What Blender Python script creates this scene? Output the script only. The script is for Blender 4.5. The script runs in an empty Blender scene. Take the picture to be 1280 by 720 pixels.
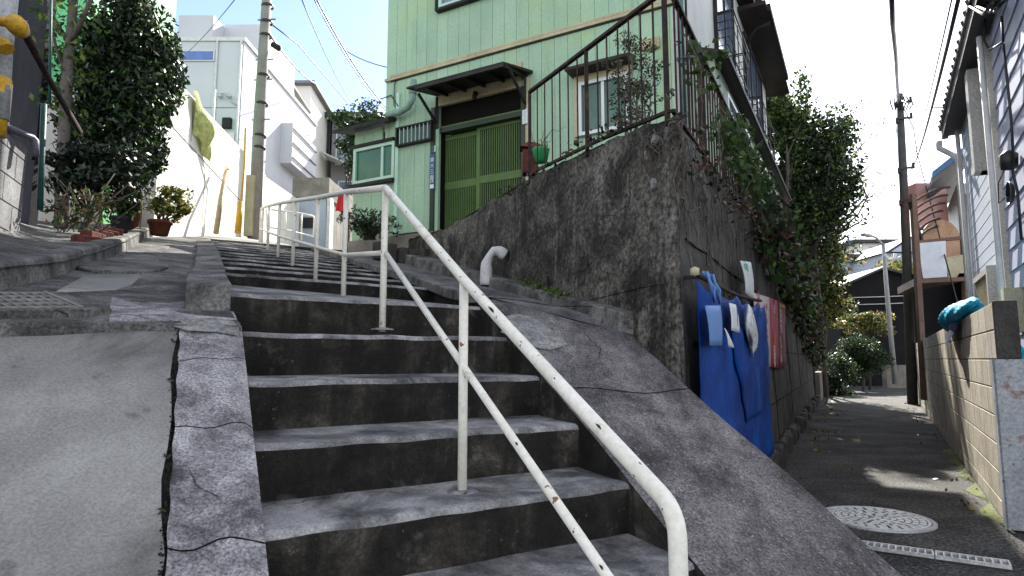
import bpy, bmesh, math, random
import numpy as np
from mathutils import Vector, Matrix
from mathutils.geometry import tessellate_polygon
PI = math.pi
random.seed(7)
S = bpy.context.scene
COL = S.collection
# ---------------------------------------------------------------- camera, sky, sun, exposure
FPX = 780.0; PITCH = math.atan(89/780)
cd = bpy.data.cameras.new('camera'); cam = bpy.data.objects.new('camera', cd); COL.objects.link(cam)
cam.location = (0, 0, 0); cam.rotation_euler = (PI/2 + PITCH, 0, 0)
cd.sensor_width = 36; cd.lens = FPX/1280*36; cd.clip_start = .05; cd.clip_end = 3000
S.camera = cam
SUN_AZ = 18.0; SUN_EL = 38.0
w = bpy.data.worlds.new('World'); S.world = w; w.use_nodes = True
nt = w.node_tree; nt.nodes.clear()
sky = nt.nodes.new('ShaderNodeTexSky'); sky.sky_type = 'NISHITA'; sky.sun_disc = False
sky.sun_elevation = math.radians(SUN_EL); sky.sun_rotation = math.radians(SUN_AZ)
sky.air_density = 1.0; sky.dust_density = .35; sky.ozone_density = 1.2
bg = nt.nodes.new('ShaderNodeBackground'); bg.inputs[1].default_value = .15
wo = nt.nodes.new('ShaderNodeOutputWorld')
hs_ = nt.nodes.new('ShaderNodeHueSaturation'); hs_.inputs['Hue'].default_value = .512; nt.links.new(sky.outputs[0], hs_.inputs['Color']); nt.links.new(hs_.outputs[0], bg.inputs[0])
# thin high veil of cloud takes the blue out of most of the sky; it breaks open towards the upper left
_tc = nt.nodes.new('ShaderNodeTexCoord'); _dp = nt.nodes.new('ShaderNodeVectorMath'); _dp.operation = 'DOT_PRODUCT'; nt.links.new(_tc.outputs['Generated'], _dp.inputs[0]); _dp.inputs[1].default_value = (-.36, .78, .51)
_mr = nt.nodes.new('ShaderNodeMapRange'); _mr.interpolation_type = 'SMOOTHSTEP'; nt.links.new(_dp.outputs['Value'], _mr.inputs[0]); _mr.inputs[1].default_value = .72; _mr.inputs[2].default_value = .97; _mr.inputs[3].default_value = .28; _mr.inputs[4].default_value = 1.05; nt.links.new(_mr.outputs[0], hs_.inputs['Saturation'])
_mv = nt.nodes.new('ShaderNodeMapRange'); _mv.interpolation_type = 'SMOOTHSTEP'; nt.links.new(_dp.outputs['Value'], _mv.inputs[0]); _mv.inputs[1].default_value = .72; _mv.inputs[2].default_value = .97; _mv.inputs[3].default_value = 1.05; _mv.inputs[4].default_value = .78; nt.links.new(_mv.outputs[0], hs_.inputs['Value']); nt.links.new(bg.outputs[0], wo.inputs[0])
sd = bpy.data.lights.new('sun', 'SUN'); sd.energy = 5.0; sd.angle = math.radians(.53); sd.color = (1, .95, .86)
sun = bpy.data.objects.new('sun', sd); COL.objects.link(sun)
_d = Vector((math.sin(math.radians(SUN_AZ))*math.cos(math.radians(SUN_EL)), math.cos(math.radians(SUN_AZ))*math.cos(math.radians(SUN_EL)), math.sin(math.radians(SUN_EL))))
sun.rotation_euler = _d.to_track_quat('Z', 'Y').to_euler(); sun.location = (5, 20, 20)
S.view_settings.view_transform = 'Standard'; S.view_settings.look = 'None'
S.view_settings.exposure = 1.42; S.view_settings.gamma = 1
try: S.view_settings.use_curve_mapping = False
except Exception: pass

# ---------------------------------------------------------------- geometry helpers
def ray(u, v):
    x = (u-640)/FPX; y = (360-v)/FPX; c = math.cos(PITCH); s = math.sin(PITCH)
    return Vector((x, c - s*y, s + c*y))
def aty(u, v, y):
    r = ray(u, v); return r*(y/r.y)
def onplane(u, v, P, n):
    r = ray(u, v); return r*(Vector(P).dot(n)/r.dot(n))
class Fr:
    """vertical plane frame: origin, heading of 'along', out side"""
    def __init__(s, x, y, head, side):
        a = math.radians(head); s.o = Vector((x, y, 0)); s.al = Vector((math.sin(a), math.cos(a), 0))
        s.out = Vector((math.cos(a), -math.sin(a), 0))*side
    def p(s, a, o, z): return s.o + s.al*a + s.out*o + Vector((0, 0, z))
    def on(s, u, v, off=0):
        q = onplane(u, v, s.p(0, off, 0), s.out); return (q-s.o).dot(s.al), q.z
class MB:
    def __init__(s): s.v = []; s.f = []; s.m = []; s.smooth = []; s.cm = 0; s.cs = False
    def add(s, vs, fs, smooth=None):
        b = len(s.v); s.v += [tuple(q) for q in vs]
        for f in fs:
            s.f.append([b+i for i in f]); s.m.append(s.cm); s.smooth.append(s.cs if smooth is None else smooth)
        return s
    def hexa(s, q):   # 8 points: bottom 4 ccw, top 4
        return s.add(q, [(3,2,1,0),(4,5,6,7),(0,1,5,4),(1,2,6,5),(2,3,7,6),(3,0,4,7)])
    def box(s, fr, a0, a1, o0, o1, z0, z1):
        p = fr.p
        q = [p(a0,o0,z0),p(a1,o0,z0),p(a1,o1,z0),p(a0,o1,z0),p(a0,o0,z1),p(a1,o0,z1),p(a1,o1,z1),p(a0,o1,z1)]
        if (q[1]-q[0]).cross(q[3]-q[0]).z < 0: q = [q[0],q[3],q[2],q[1],q[4],q[7],q[6],q[5]]
        return s.hexa(q)
    def abox(s, x0, x1, y0, y1, z0, z1):
        return s.hexa([(x0,y0,z0),(x1,y0,z0),(x1,y1,z0),(x0,y1,z0),(x0,y0,z1),(x1,y0,z1),(x1,y1,z1),(x0,y1,z1)])
    def bar(s, a, b, w, h, up=Vector((0,0,1))):
        a = Vector(a); b = Vector(b); d = (b-a).normalized(); x = d.cross(up)
        if x.length < 1e-4: x = d.cross(Vector((0,1,0)))
        x.normalize(); y = x.cross(d)
        x *= w/2; y *= h/2
        q = [a-x-y,a+x-y,a+x+y,a-x+y,b-x-y,b+x-y,b+x+y,b-x+y]
        return s.add(q, [(0,1,2,3),(7,6,5,4),(4,5,1,0),(5,6,2,1),(6,7,3,2),(7,4,0,3)])
    def tube(s, pts, r, n=8, cap=True, radii=None):
        pts = [Vector(q) for q in pts]; k = len(pts)
        rr = radii or [r]*k
        t0 = (pts[1]-pts[0]).normalized(); x = t0.orthogonal().normalized()
        vs = []; prev = t0
        for i, q in enumerate(pts):
            if i == 0: t = t0
            elif i == k-1: t = (pts[i]-pts[i-1]).normalized()
            else:
                t = (pts[i+1]-pts[i]).normalized()+(pts[i]-pts[i-1]).normalized()
                t = t.normalized() if t.length > 1e-6 else prev
            x = x - t*x.dot(t)
            x = x.normalized() if x.length > 1e-6 else t.orthogonal().normalized()
            y = t.cross(x); prev = t
            for j in range(n):
                an = 2*PI*j/n; vs.append(q + (x*math.cos(an)+y*math.sin(an))*rr[i])
        fs = []
        for i in range(k-1):
            for j in range(n):
                fs.append((i*n+j, i*n+(j+1)%n, (i+1)*n+(j+1)%n, (i+1)*n+j))
        s.add(vs, fs, True)
        if cap:
            b = len(s.v)-len(vs)
            s.f.append([b+j for j in range(n)][::-1]); s.m.append(s.cm); s.smooth.append(False)
            s.f.append([b+(k-1)*n+j for j in range(n)]); s.m.append(s.cm); s.smooth.append(False)
        return s
    def lathe(s, c, prof, n=20, axis=Vector((0,0,1))):
        c = Vector(c); q = axis.to_track_quat('Z', 'Y'); vs = []
        for r, z in prof:
            for j in range(n):
                an = 2*PI*j/n; vs.append(c + q @ Vector((r*math.cos(an), r*math.sin(an), z)))
        fs = [(i*n+j, i*n+(j+1)%n, (i+1)*n+(j+1)%n, (i+1)*n+j) for i in range(len(prof)-1) for j in range(n)]
        return s.add(vs, fs, True)
    def poly(s, pts, th=None, d=None):
        """planar polygon, optionally thickened by vector d"""
        pts = [Vector(q) for q in pts]; n = len(pts)
        if d is None: return s.add(pts, [tuple(range(n))])
        d = Vector(d)
        return s.add(pts+[q+d for q in pts], [tuple(range(n)), tuple(range(2*n-1, n-1, -1))]+[(i, i+n, (i+1)%n+n, (i+1)%n) for i in range(n)])
    def build(s, name, mats, parent=None, origin=None, **props):
        if not isinstance(mats, (list, tuple)): mats = [mats]
        P = Vector((0,0,0)); q = parent
        while q is not None: P += Vector(q.location); q = q.parent
        A = np.array(s.v, dtype=float).reshape(-1, 3)
        if parent is None:
            o = Vector(((A[:,0].min()+A[:,0].max())/2, (A[:,1].min()+A[:,1].max())/2, A[:,2].min())) if origin is None else Vector(origin)
            loc = o
        else: o = P; loc = Vector((0,0,0))
        A = A-np.array(o)
        me = bpy.data.meshes.new(name); me.from_pydata([tuple(r) for r in A], [], s.f)
        for m in mats: me.materials.append(m)
        me.polygons.foreach_set('material_index', s.m); me.polygons.foreach_set('use_smooth', s.smooth)
        me.update()
        ob = bpy.data.objects.new(name, me); COL.objects.link(ob); ob.location = loc; ob.parent = parent
        for k, v in props.items(): ob[k] = v
        return ob
def recalc(ob):
    bm = bmesh.new(); bm.from_mesh(ob.data); bmesh.ops.recalc_face_normals(bm, faces=bm.faces); bm.to_mesh(ob.data); bm.free(); return ob
def bevel(ob, w=.01, seg=2):
    m = ob.modifiers.new('bevel', 'BEVEL'); m.width = w; m.segments = seg; m.limit_method = 'ANGLE'; m.angle_limit = math.radians(35); return ob
def thing(name, label, cat, loc, group=None):
    o = bpy.data.objects.new(name, None); COL.objects.link(o); o.location = loc; o.empty_display_size = .1
    o['label'] = label; o['category'] = cat
    if group: o['group'] = group
    return o
def tag(o, label, cat, group=None):
    o['label'] = label; o['category'] = cat
    if group: o['group'] = group
    return o

# ---------------------------------------------------------------- materials
def C3(c): return (c[0], c[1], c[2], 1)
def mat(name, ramp, scale=2.0, detail=9, rough=.85, bump=.25, bscale=45, streak=None, speck=.25, crack=None, metal=0, spots=None, spec=.22, noise_rough=.62, stretch=None, vary=0):
    """layered weathered surface: big blotches, fine grain, vertical streaks, cracks, spots"""
    m = bpy.data.materials.new(name); m.use_nodes = True; t = m.node_tree; N = t.nodes; L = t.links; N.clear()
    out = N.new('ShaderNodeOutputMaterial'); b = N.new('ShaderNodeBsdfPrincipled'); L.new(b.outputs[0], out.inputs[0])
    tc = N.new('ShaderNodeTexCoord').outputs['Object']
    if stretch:
        mp = N.new('ShaderNodeMapping'); mp.inputs['Scale'].default_value = stretch; L.new(tc, mp.inputs[0]); bc = mp.outputs[0]
    else: bc = tc
    n1 = N.new('ShaderNodeTexNoise'); n1.inputs['Scale'].default_value = scale; n1.inputs['Detail'].default_value = detail; n1.inputs['Roughness'].default_value = noise_rough
    n1.inputs['Distortion'].default_value = .3; L.new(bc, n1.inputs['Vector'])
    r = N.new('ShaderNodeValToRGB'); L.new(n1.outputs['Fac'], r.inputs[0]); el = r.color_ramp.elements
    if not isinstance(ramp, list): ramp = [(.3, tuple(x*.85 for x in ramp)), (.7, tuple(min(1, x*1.12) for x in ramp))]
    while len(el) < len(ramp): el.new(.5)
    for e, (p, c) in zip(el, ramp): e.position = p; e.color = C3(c)
    col = r.outputs[0]
    def mix(a, bb, fac, mode='MIX'):
        x = N.new('ShaderNodeMix'); x.data_type = 'RGBA'; x.blend_type = mode
        if hasattr(fac, 'links'): L.new(fac, x.inputs[0])
        else: x.inputs[0].default_value = fac
        for v, i in ((a, 6), (bb, 7)):
            if isinstance(v, tuple): x.inputs[i].default_value = C3(v)
            else: L.new(v, x.inputs[i])
        return x.outputs[2]
    def noise(sc, dt=4, vec=tc, ro=.55):
        n = N.new('ShaderNodeTexNoise'); n.inputs['Scale'].default_value = sc; n.inputs['Detail'].default_value = dt; n.inputs['Roughness'].default_value = ro; L.new(vec, n.inputs['Vector']); return n.outputs['Fac']
    def rng(v, a, bb, c=0, d=1):
        x = N.new('ShaderNodeMapRange'); L.new(v, x.inputs[0]); x.inputs[1].default_value = a; x.inputs[2].default_value = bb; x.inputs[3].default_value = c; x.inputs[4].default_value = d; x.interpolation_type = 'SMOOTHSTEP'; return x.outputs[0]
    if streak:
        sc_, am, lo, hi = streak[1], streak[2], streak[3], streak[4]
        mp = N.new('ShaderNodeMapping'); mp.inputs['Scale'].default_value = (sc_, sc_, sc_*.07); L.new(tc, mp.inputs[0])
        col = mix(col, streak[0], rng(noise(1, 6, mp.outputs[0], .65), lo, hi, 0, am))
    if spots:
        for c, sc_, lo, hi, am in spots: col = mix(col, c, rng(noise(sc_, 5, tc, .6), lo, hi, 0, am))
    fine = noise(bscale, 6, tc, .7)
    if speck: col = mix(col, rng(fine, .25, .75, 1-speck*1.4, 1+speck*1.2), 1.0, 'MULTIPLY')
    hgt = fine
    if crack:
        cs, cw, ca = crack
        dn = N.new('ShaderNodeTexNoise'); dn.inputs['Scale'].default_value = 2.5; dn.inputs['Detail'].default_value = 5; L.new(tc, dn.inputs['Vector'])
        va = N.new('ShaderNodeVectorMath'); va.operation = 'MULTIPLY_ADD'; L.new(dn.outputs['Color'], va.inputs[0]); va.inputs[1].default_value = (.35,.35,.35); L.new(tc, va.inputs[2])
        vo = N.new('ShaderNodeTexVoronoi'); vo.feature = 'DISTANCE_TO_EDGE'; vo.inputs['Scale'].default_value = cs; L.new(va.outputs[0], vo.inputs['Vector'])
        ck = rng(vo.outputs['Distance'], 0, cw, 1, 0)
        gate = rng(noise(cs*1.7, 2), .5, .6, 0, ca)
        mm = N.new('ShaderNodeMath'); mm.operation = 'MULTIPLY'; L.new(ck, mm.inputs[0]); L.new(gate, mm.inputs[1])
        col = mix(col, (.01,.01,.01), mm.outputs[0])
    if vary:
        ri = N.new('ShaderNodeObjectInfo'); g = N.new('ShaderNodeNewGeometry')
        col = mix(col, rng(g.outputs['Random Per Island'], 0, 1, 1-vary, 1+vary), 1.0, 'MULTIPLY')
    L.new(col, b.inputs['Base Color'])
    b.inputs['Metallic'].default_value = metal; b.inputs['Specular IOR Level'].default_value = spec
    L.new(rng(fine, .2, .8, max(0, rough-.1), min(1, rough+.08)), b.inputs['Roughness'])
    if bump:
        bp = N.new('ShaderNodeBump'); bp.inputs['Strength'].default_value = bump; bp.inputs['Distance'].default_value = .012
        ad = N.new('ShaderNodeMath'); ad.operation = 'MULTIPLY_ADD'; L.new(n1.outputs['Fac'], ad.inputs[0]); ad.inputs[1].default_value = 2.5; L.new(hgt, ad.inputs[2])
        L.new(ad.outputs[0], bp.inputs['Height']); L.new(bp.outputs[0], b.inputs['Normal'])
    return m
def plain(name, c, rough=.5, metal=0, var=.06, alpha=1, trans=0, spec=.5, subs=0):
    m = mat(name, [(.3, tuple(x*(1-var*2) for x in c)), (.7, tuple(min(1, x*(1+var)) for x in c))], scale=3, rough=rough, bump=.05, speck=var, metal=metal, spec=spec)
    b = [n for n in m.node_tree.nodes if n.type == 'BSDF_PRINCIPLED'][0]
    b.inputs['Transmission Weight'].default_value = trans; b.inputs['Alpha'].default_value = alpha
    return m
def glass(name, c, rough=.08, spec=.8, bump=.15):
    m = mat(name, [(.35, tuple(x*.6 for x in c)), (.65, tuple(x*1.4 for x in c))], scale=1.2, rough=rough+.1, bump=bump, bscale=3, speck=.0, spec=spec)
    b = [n for n in m.node_tree.nodes if n.type == 'BSDF_PRINCIPLED'][0]
    b.inputs['Roughness'].default_value = rough
    for l in list(m.node_tree.links):
        if l.to_socket == b.inputs['Roughness']: m.node_tree.links.remove(l)
    b.inputs['Coat Weight'].default_value = .6; b.inputs['Coat Roughness'].default_value = .03
    return m
def leafm(name, c, c2=None, tr=.35):
    m = bpy.data.materials.new(name); m.use_nodes = True; t = m.node_tree; N = t.nodes; L = t.links; N.clear()
    out = N.new('ShaderNodeOutputMaterial'); b = N.new('ShaderNodeBsdfPrincipled'); b.inputs['Roughness'].default_value = .45; b.inputs['Specular IOR Level'].default_value = .35
    g = N.new('ShaderNodeNewGeometry'); r = N.new('ShaderNodeValToRGB'); L.new(g.outputs['Random Per Island'], r.inputs[0])
    c2 = c2 or tuple(x*1.7 for x in c); e = r.color_ramp.elements; e[0].color = C3(tuple(x*.6 for x in c)); e[1].color = C3(c2); e.new(.6).color = C3(c)
    L.new(r.outputs[0], b.inputs['Base Color'])
    tl = N.new('ShaderNodeBsdfTranslucent'); hs = N.new('ShaderNodeHueSaturation'); hs.inputs['Value'].default_value = 1.6; hs.inputs['Hue'].default_value = .48; L.new(r.outputs[0], hs.inputs['Color']); L.new(hs.outputs[0], tl.inputs[0])
    mx = N.new('ShaderNodeMixShader'); mx.inputs[0].default_value = tr; L.new(b.outputs[0], mx.inputs[1]); L.new(tl.outputs[0], mx.inputs[2]); L.new(mx.outputs[0], out.inputs[0])
    return m
M = {}
dk = (.012,.012,.011)
M['riser'] = mat('riser_concrete', [(.36,(.007,.0065,.006)),(.5,(.021,.019,.016)),(.6,(.048,.043,.036)),(.72,(.14,.128,.11))], scale=4, bscale=90, bump=.6, speck=.35, noise_rough=.72, streak=((.008,.008,.007),9,.8,.42,.62), spots=[((.16,.15,.14),26,.66,.72,.55),((.10,.095,.085),7,.6,.72,.6)])  # weathering stains, with the risers' shade darkened into the colour too
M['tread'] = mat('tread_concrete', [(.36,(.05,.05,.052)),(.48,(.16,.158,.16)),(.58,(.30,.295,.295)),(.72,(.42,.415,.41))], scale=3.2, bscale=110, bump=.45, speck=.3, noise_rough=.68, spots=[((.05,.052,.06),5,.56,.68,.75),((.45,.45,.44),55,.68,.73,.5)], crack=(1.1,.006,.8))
M['ramp'] = mat('ramp_concrete', [(.36,(.045,.041,.043)),(.47,(.12,.11,.115)),(.56,(.19,.175,.182)),(.70,(.33,.31,.315))], scale=3.2, bscale=105, bump=.8, speck=.6, noise_rough=.75, spots=[((.045,.043,.047),10,.56,.68,.6),((.38,.37,.38),60,.58,.66,.5),((.03,.03,.03),55,.66,.7,.7)], crack=(.8,.006,.9), stretch=(1,.55,1))
M['strip'] = mat('strip_concrete', [(.34,(.075,.07,.074)),(.45,(.19,.18,.19)),(.55,(.32,.31,.32)),(.68,(.48,.47,.47))], scale=5, bscale=120, bump=.6, speck=.55, noise_rough=.75, spots=[((.05,.048,.05),9,.58,.7,.6)], crack=(1.4,.008,.9))
M['slab'] = mat('slab_concrete', [(.34,(.11,.108,.102)),(.46,(.20,.197,.188)),(.56,(.235,.23,.22)),(.72,(.33,.325,.31))], scale=2.2, bscale=120, bump=.25, speck=.22, noise_rough=.6, spots=[((.07,.07,.07),7,.6,.7,.5),((.36,.36,.36),3,.6,.72,.35)], stretch=(1,.5,1))
M['oldpave'] = mat('old_pavement', [(.36,(.035,.034,.033)),(.48,(.095,.092,.09)),(.58,(.17,.165,.16)),(.72,(.28,.275,.265))], scale=3, bscale=80, bump=.7, speck=.5, noise_rough=.72, spots=[((.03,.03,.03),12,.58,.68,.6)], crack=(1.5,.01,.9))
M['patch'] = mat('mortar_patch', [(.36,(.15,.148,.148)),(.65,(.33,.325,.325))], scale=7, bscale=50, bump=.6, speck=.4)
M['kerb'] = mat('kerb_concrete', [(.36,(.05,.049,.047)),(.5,(.12,.117,.112)),(.66,(.22,.215,.205))], scale=4, bscale=70, bump=.5, speck=.4, spots=[((.03,.03,.032),9,.56,.66,.7)])
M['oldwall'] = mat('weathered_wall', [(.33,(.014,.013,.011)),(.44,(.042,.038,.033)),(.52,(.095,.087,.075)),(.62,(.17,.157,.136)),(.74,(.28,.26,.23))], scale=1.7, bscale=34, bump=1.0, speck=.7, noise_rough=.74, streak=((.24,.225,.2),6,.5,.54,.68), spots=[((.01,.01,.009),2.2,.52,.66,.75),((.26,.25,.235),30,.66,.71,.6),((.012,.012,.01),14,.56,.66,.6)], crack=(.9,.006,.95))
M['alleywall'] = mat('alley_wall', [(.28,(.025,.024,.022)),(.45,(.055,.053,.05)),(.6,(.095,.092,.086)),(.8,(.17,.165,.155))], scale=1.6, bscale=55, bump=.6, speck=.4, noise_rough=.7, streak=((.2,.195,.185),9,.6,.54,.7), spots=[((.015,.015,.013),3,.55,.68,.7)])
M['asphalt'] = mat('asphalt', [(.36,(.022,.021,.02)),(.5,(.05,.049,.047)),(.66,(.095,.092,.088))], scale=1.8, bscale=42, bump=1.0, speck=1.1, crack=(.7,.008,.9), spots=[((.2,.19,.18),70,.56,.64,.8),((.03,.03,.03),1.5,.55,.65,.5),((.07,.085,.02),1.2,.66,.74,.5)])
M['ground'] = mat('ground', [(.3,(.06,.055,.045)),(.7,(.12,.11,.09))], scale=.5, bscale=20)
M['railpaint'] = mat('cream_rail_paint', [(.3,(.66,.64,.56)),(.7,(.80,.78,.70))], scale=9, bscale=60, rough=.42, bump=.15, speck=.08, spots=[((.16,.06,.025),30,.66,.675,.95),((.42,.36,.26),12,.58,.68,.5)])
M['greenwall'] = mat('green_siding', vary=.05, ramp= [(.3,(.285,.43,.31)),(.7,(.36,.525,.375))], scale=1.2, bscale=30, rough=.55, bump=.06, speck=.08, streak=((.16,.23,.14),6,.5,.53,.75), spots=[((.36,.50,.24),.8,.5,.65,.5)])
M['paleside'] = mat('pale_side_wall', [(.3,(.42,.44,.42)),(.7,(.55,.57,.54))], scale=1.5, bscale=30, rough=.7, bump=.1, speck=.08, streak=((.25,.24,.22),6,.4,.58,.75))
M['bayside'] = mat('bay_pale_green', [(.3,(.34,.42,.33)),(.7,(.42,.5,.4))], scale=1.5, bscale=30, rough=.6, bump=.1, speck=.05)
M['cream'] = mat('cream_trim', [(.3,(.36,.32,.2)),(.7,(.5,.46,.31))], scale=3, rough=.6, bump=.15, speck=.15)
M['darkgap'] = plain('dark_gap', (.008,.008,.007), .9, spec=.1)
M['doorgreen'] = mat('door_green', [(.3,(.07,.125,.04)),(.7,(.11,.18,.06))], scale=2, bscale=30, rough=.5, bump=.08, speck=.1)
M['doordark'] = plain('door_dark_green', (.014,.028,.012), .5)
M['trimdark'] = mat('dark_trim', [(.3,(.012,.012,.012)),(.7,(.03,.027,.026))], scale=4, rough=.6, bump=.2, speck=.2)
M['rust'] = mat('rusty_iron', [(.35,(.014,.010,.010)),(.55,(.035,.02,.018)),(.72,(.09,.045,.03))], scale=12, bscale=60, rough=.75, bump=.4, speck=.3)
M['brownmetal'] = mat('brown_metal', [(.3,(.11,.065,.045)),(.7,(.18,.11,.075))], scale=5, rough=.5, bump=.1, speck=.12)
M['browndark'] = mat('brown_dark_trim', [(.3,(.016,.012,.011)),(.7,(.04,.03,.026))], scale=4, rough=.5, bump=.1)
M['alu'] = plain('aluminium', (.5,.52,.52), .4, .4)
M['mintframe'] = plain('mint_frame', (.42,.62,.5), .4)
M['bluepipe'] = mat('blue_grey_pipe', [(.3,(.07,.12,.14)),(.7,(.11,.17,.19))], scale=4, rough=.45, bump=.08)
M['mintpipe'] = mat('mint_pipe', [(.3,(.18,.28,.24)),(.7,(.28,.4,.33))], scale=7, rough=.5, bump=.1)
M['glassg'] = glass('green_reflection_glass', (.012,.12,.075), .35, .25); M['glassb'] = glass('blue_glass', (.12,.17,.26)); M['glassd'] = glass('dark_glass', (.015,.02,.022)); M['glassw'] = glass('milky_glass', (.05,.12,.09), .45, .2)  # first glass: the panes' green reflection is put into the base colour
M['blueglass'] = glass('blue_window', (.03,.10,.38), .15)
M['cover_metal'] = mat('manhole_iron', [(.3,(.3,.3,.3)),(.7,(.5,.5,.5))], scale=9, rough=.42, bump=.2, metal=.5, speck=.2)
M['grate'] = mat('galvanised_grate', [(.3,(.45,.45,.44)),(.7,(.65,.65,.63))], scale=9, rough=.5, bump=.1, metal=.3)
M['grate_old'] = mat('old_grate', [(.3,(.14,.135,.12)),(.7,(.26,.25,.23))], scale=9, rough=.7, bump=.2)
M['tarp'] = mat('blue_tarp', [(.36,(.0,.020,.13)),(.52,(.0,.038,.22)),(.7,(.004,.075,.34))], scale=2.2, rough=.6, bump=.55, bscale=16, speck=.12, spec=.12)
M['paper'] = plain('paper', (.62,.66,.68), .8); M['paperblue'] = plain('blue_paper', (.10,.22,.5), .6); M['bag'] = mat('milky_plastic', [(.3,(.45,.48,.5)),(.7,(.66,.68,.7))], scale=8, rough=.3, bump=.6, bscale=25)
M['posterred'] = plain('poster_red', (.42,.02,.06), .5); M['posterpink'] = plain('poster_pale', (.62,.50,.50), .5); M['postermar'] = plain('poster_maroon', (.2,.012,.04), .5)
M['inkred'] = plain('ink_red', (.42,.03,.05), .5); M['inkwhite'] = plain('ink_white', (.7,.68,.66), .5); M['inkyellow'] = plain('ink_yellow', (.6,.36,.06), .5); M['inkdark'] = plain('ink_dark', (.04,.04,.05), .5); M['inkgreen'] = plain('ink_green', (.12,.45,.25), .5)
M['block'] = mat('block_wall', vary=.07, ramp=[(.3,(.34,.30,.235)),(.5,(.47,.42,.335)),(.7,(.58,.53,.44))], scale=2.5, bscale=70, bump=.35, speck=.25, streak=((.16,.145,.12),6,.55,.52,.72), spots=[((.1,.095,.08),2.2,.58,.7,.5)])
M['blockdark'] = mat('dark_block', [(.3,(.03,.028,.025)),(.7,(.07,.065,.06))], scale=3, bscale=60, bump=.3, speck=.3)
M['mortar'] = mat('mortar', (.06,.055,.05), scale=8)
M['moss'] = mat('moss', [(.3,(.06,.075,.02)),(.7,(.16,.19,.05))], scale=20, bscale=120, bump=.8, speck=.5)
M['plate'] = mat('rusty_plate', [(.3,(.27,.29,.31)),(.55,(.36,.38,.4)),(.7,(.42,.44,.46))], scale=4, bscale=50, rough=.55, bump=.2, spots=[((.22,.07,.025),4,.56,.64,.85),((.12,.04,.02),14,.64,.68,.7)])
M['siding'] = mat('blue_grey_siding', [(.3,(.40,.45,.54)),(.7,(.48,.53,.62))], scale=1.2, rough=.55, bump=.05, speck=.05)
M['siding2'] = mat('lilac_siding', [(.3,(.36,.38,.5)),(.7,(.44,.46,.58))], scale=1.2, rough=.55, bump=.05, speck=.05)
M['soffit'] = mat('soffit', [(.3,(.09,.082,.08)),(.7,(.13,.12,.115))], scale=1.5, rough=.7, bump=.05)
M['postgrey'] = mat('warm_grey_post', [(.3,(.36,.35,.33)),(.7,(.47,.455,.43))], scale=3, rough=.5, bump=.05)
M['whitepipe'] = mat('white_pipe', [(.3,(.5,.5,.49)),(.7,(.68,.68,.67))], scale=5, rough=.45, bump=.1, speck=.1)
M['netblue'] = mat('turquoise_net', [(.3,(.0,.26,.5)),(.5,(.01,.45,.72)),(.7,(.08,.6,.82))], scale=9, rough=.55, bump=1.0, bscale=70, speck=.5)
M['netdark'] = plain('navy_sheet', (.005,.02,.09), .5)
M['black'] = plain('black_cable', (.012,.012,.013), .5)
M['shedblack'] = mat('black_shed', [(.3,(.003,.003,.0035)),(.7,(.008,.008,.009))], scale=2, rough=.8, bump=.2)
M['frost'] = mat('frosted_panel', [(.3,(.5,.53,.55)),(.7,(.68,.7,.72))], scale=2.5, rough=.35, bump=.1, speck=.05)
M['pinkwall'] = plain('pink_wall', (.62,.32,.28), .7); M['tan'] = mat('tan_sheet', [(.3,(.3,.17,.09)),(.7,(.5,.32,.2))], scale=4, rough=.6)
M['bluetile'] = mat('blue_roof', [(.3,(.04,.1,.2)),(.7,(.07,.15,.28))], scale=5, rough=.5)
M['pole'] = mat('pole_concrete', [(.3,(.2,.18,.165)),(.7,(.3,.28,.26))], scale=3, bscale=60, rough=.8, bump=.2)
M['poledark'] = mat('dark_pole', [(.3,(.05,.052,.05)),(.7,(.085,.085,.08))], scale=4, rough=.6, bump=.1)
M['polegrey'] = mat('grey_pole', [(.3,(.25,.26,.27)),(.7,(.35,.36,.37))], scale=4, rough=.5, bump=.1)
M['yellow'] = mat('yellow_guard', [(.3,(.42,.24,.02)),(.7,(.6,.35,.03))], scale=5, rough=.4, bump=.1, spots=[((.3,.13,.01),12,.6,.7,.5)])
M['bamboo'] = mat('bamboo', [(.3,(.25,.19,.1)),(.7,(.42,.34,.2))], scale=5, rough=.5)
M['white'] = mat('white_render', [(.3,(.66,.64,.60)),(.5,(.76,.74,.70)),(.7,(.82,.8,.77))], scale=1.2, bscale=40, bump=.1, speck=.06, streak=((.5,.46,.4),4,.5,.58,.75))
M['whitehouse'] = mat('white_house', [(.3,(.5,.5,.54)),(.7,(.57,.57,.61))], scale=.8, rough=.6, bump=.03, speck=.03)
M['whitehouse2'] = mat('cream_house', [(.3,(.7,.68,.62)),(.7,(.8,.78,.72))], scale=.8, rough=.6, bump=.03, speck=.03)
M['lightpink'] = mat('pink_tile', [(.3,(.5,.36,.3)),(.7,(.6,.45,.38))], scale=1, rough=.6)
M['greyhouse'] = mat('grey_house', [(.3,(.17,.16,.16)),(.7,(.26,.25,.25))], scale=1, rough=.7)
M['rooftile'] = mat('roof_tile', [(.3,(.04,.04,.045)),(.7,(.08,.08,.09))], scale=6, rough=.6)
M['concrete'] = mat('concrete', [(.3,(.14,.125,.105)),(.5,(.22,.2,.175)),(.7,(.32,.3,.27))], scale=1.5, bscale=50, bump=.3, streak=((.09,.08,.07),5,.5,.5,.7))
M['terracotta'] = mat('terracotta', [(.3,(.10,.03,.02)),(.7,(.2,.065,.04))], scale=8, rough=.8, bump=.3)
M['brick'] = mat('red_brick', [(.3,(.07,.02,.017)),(.7,(.16,.05,.04))], scale=14, rough=.9, bump=.5)
M['soil'] = mat('soil', (.03,.024,.018), scale=12)
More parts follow.
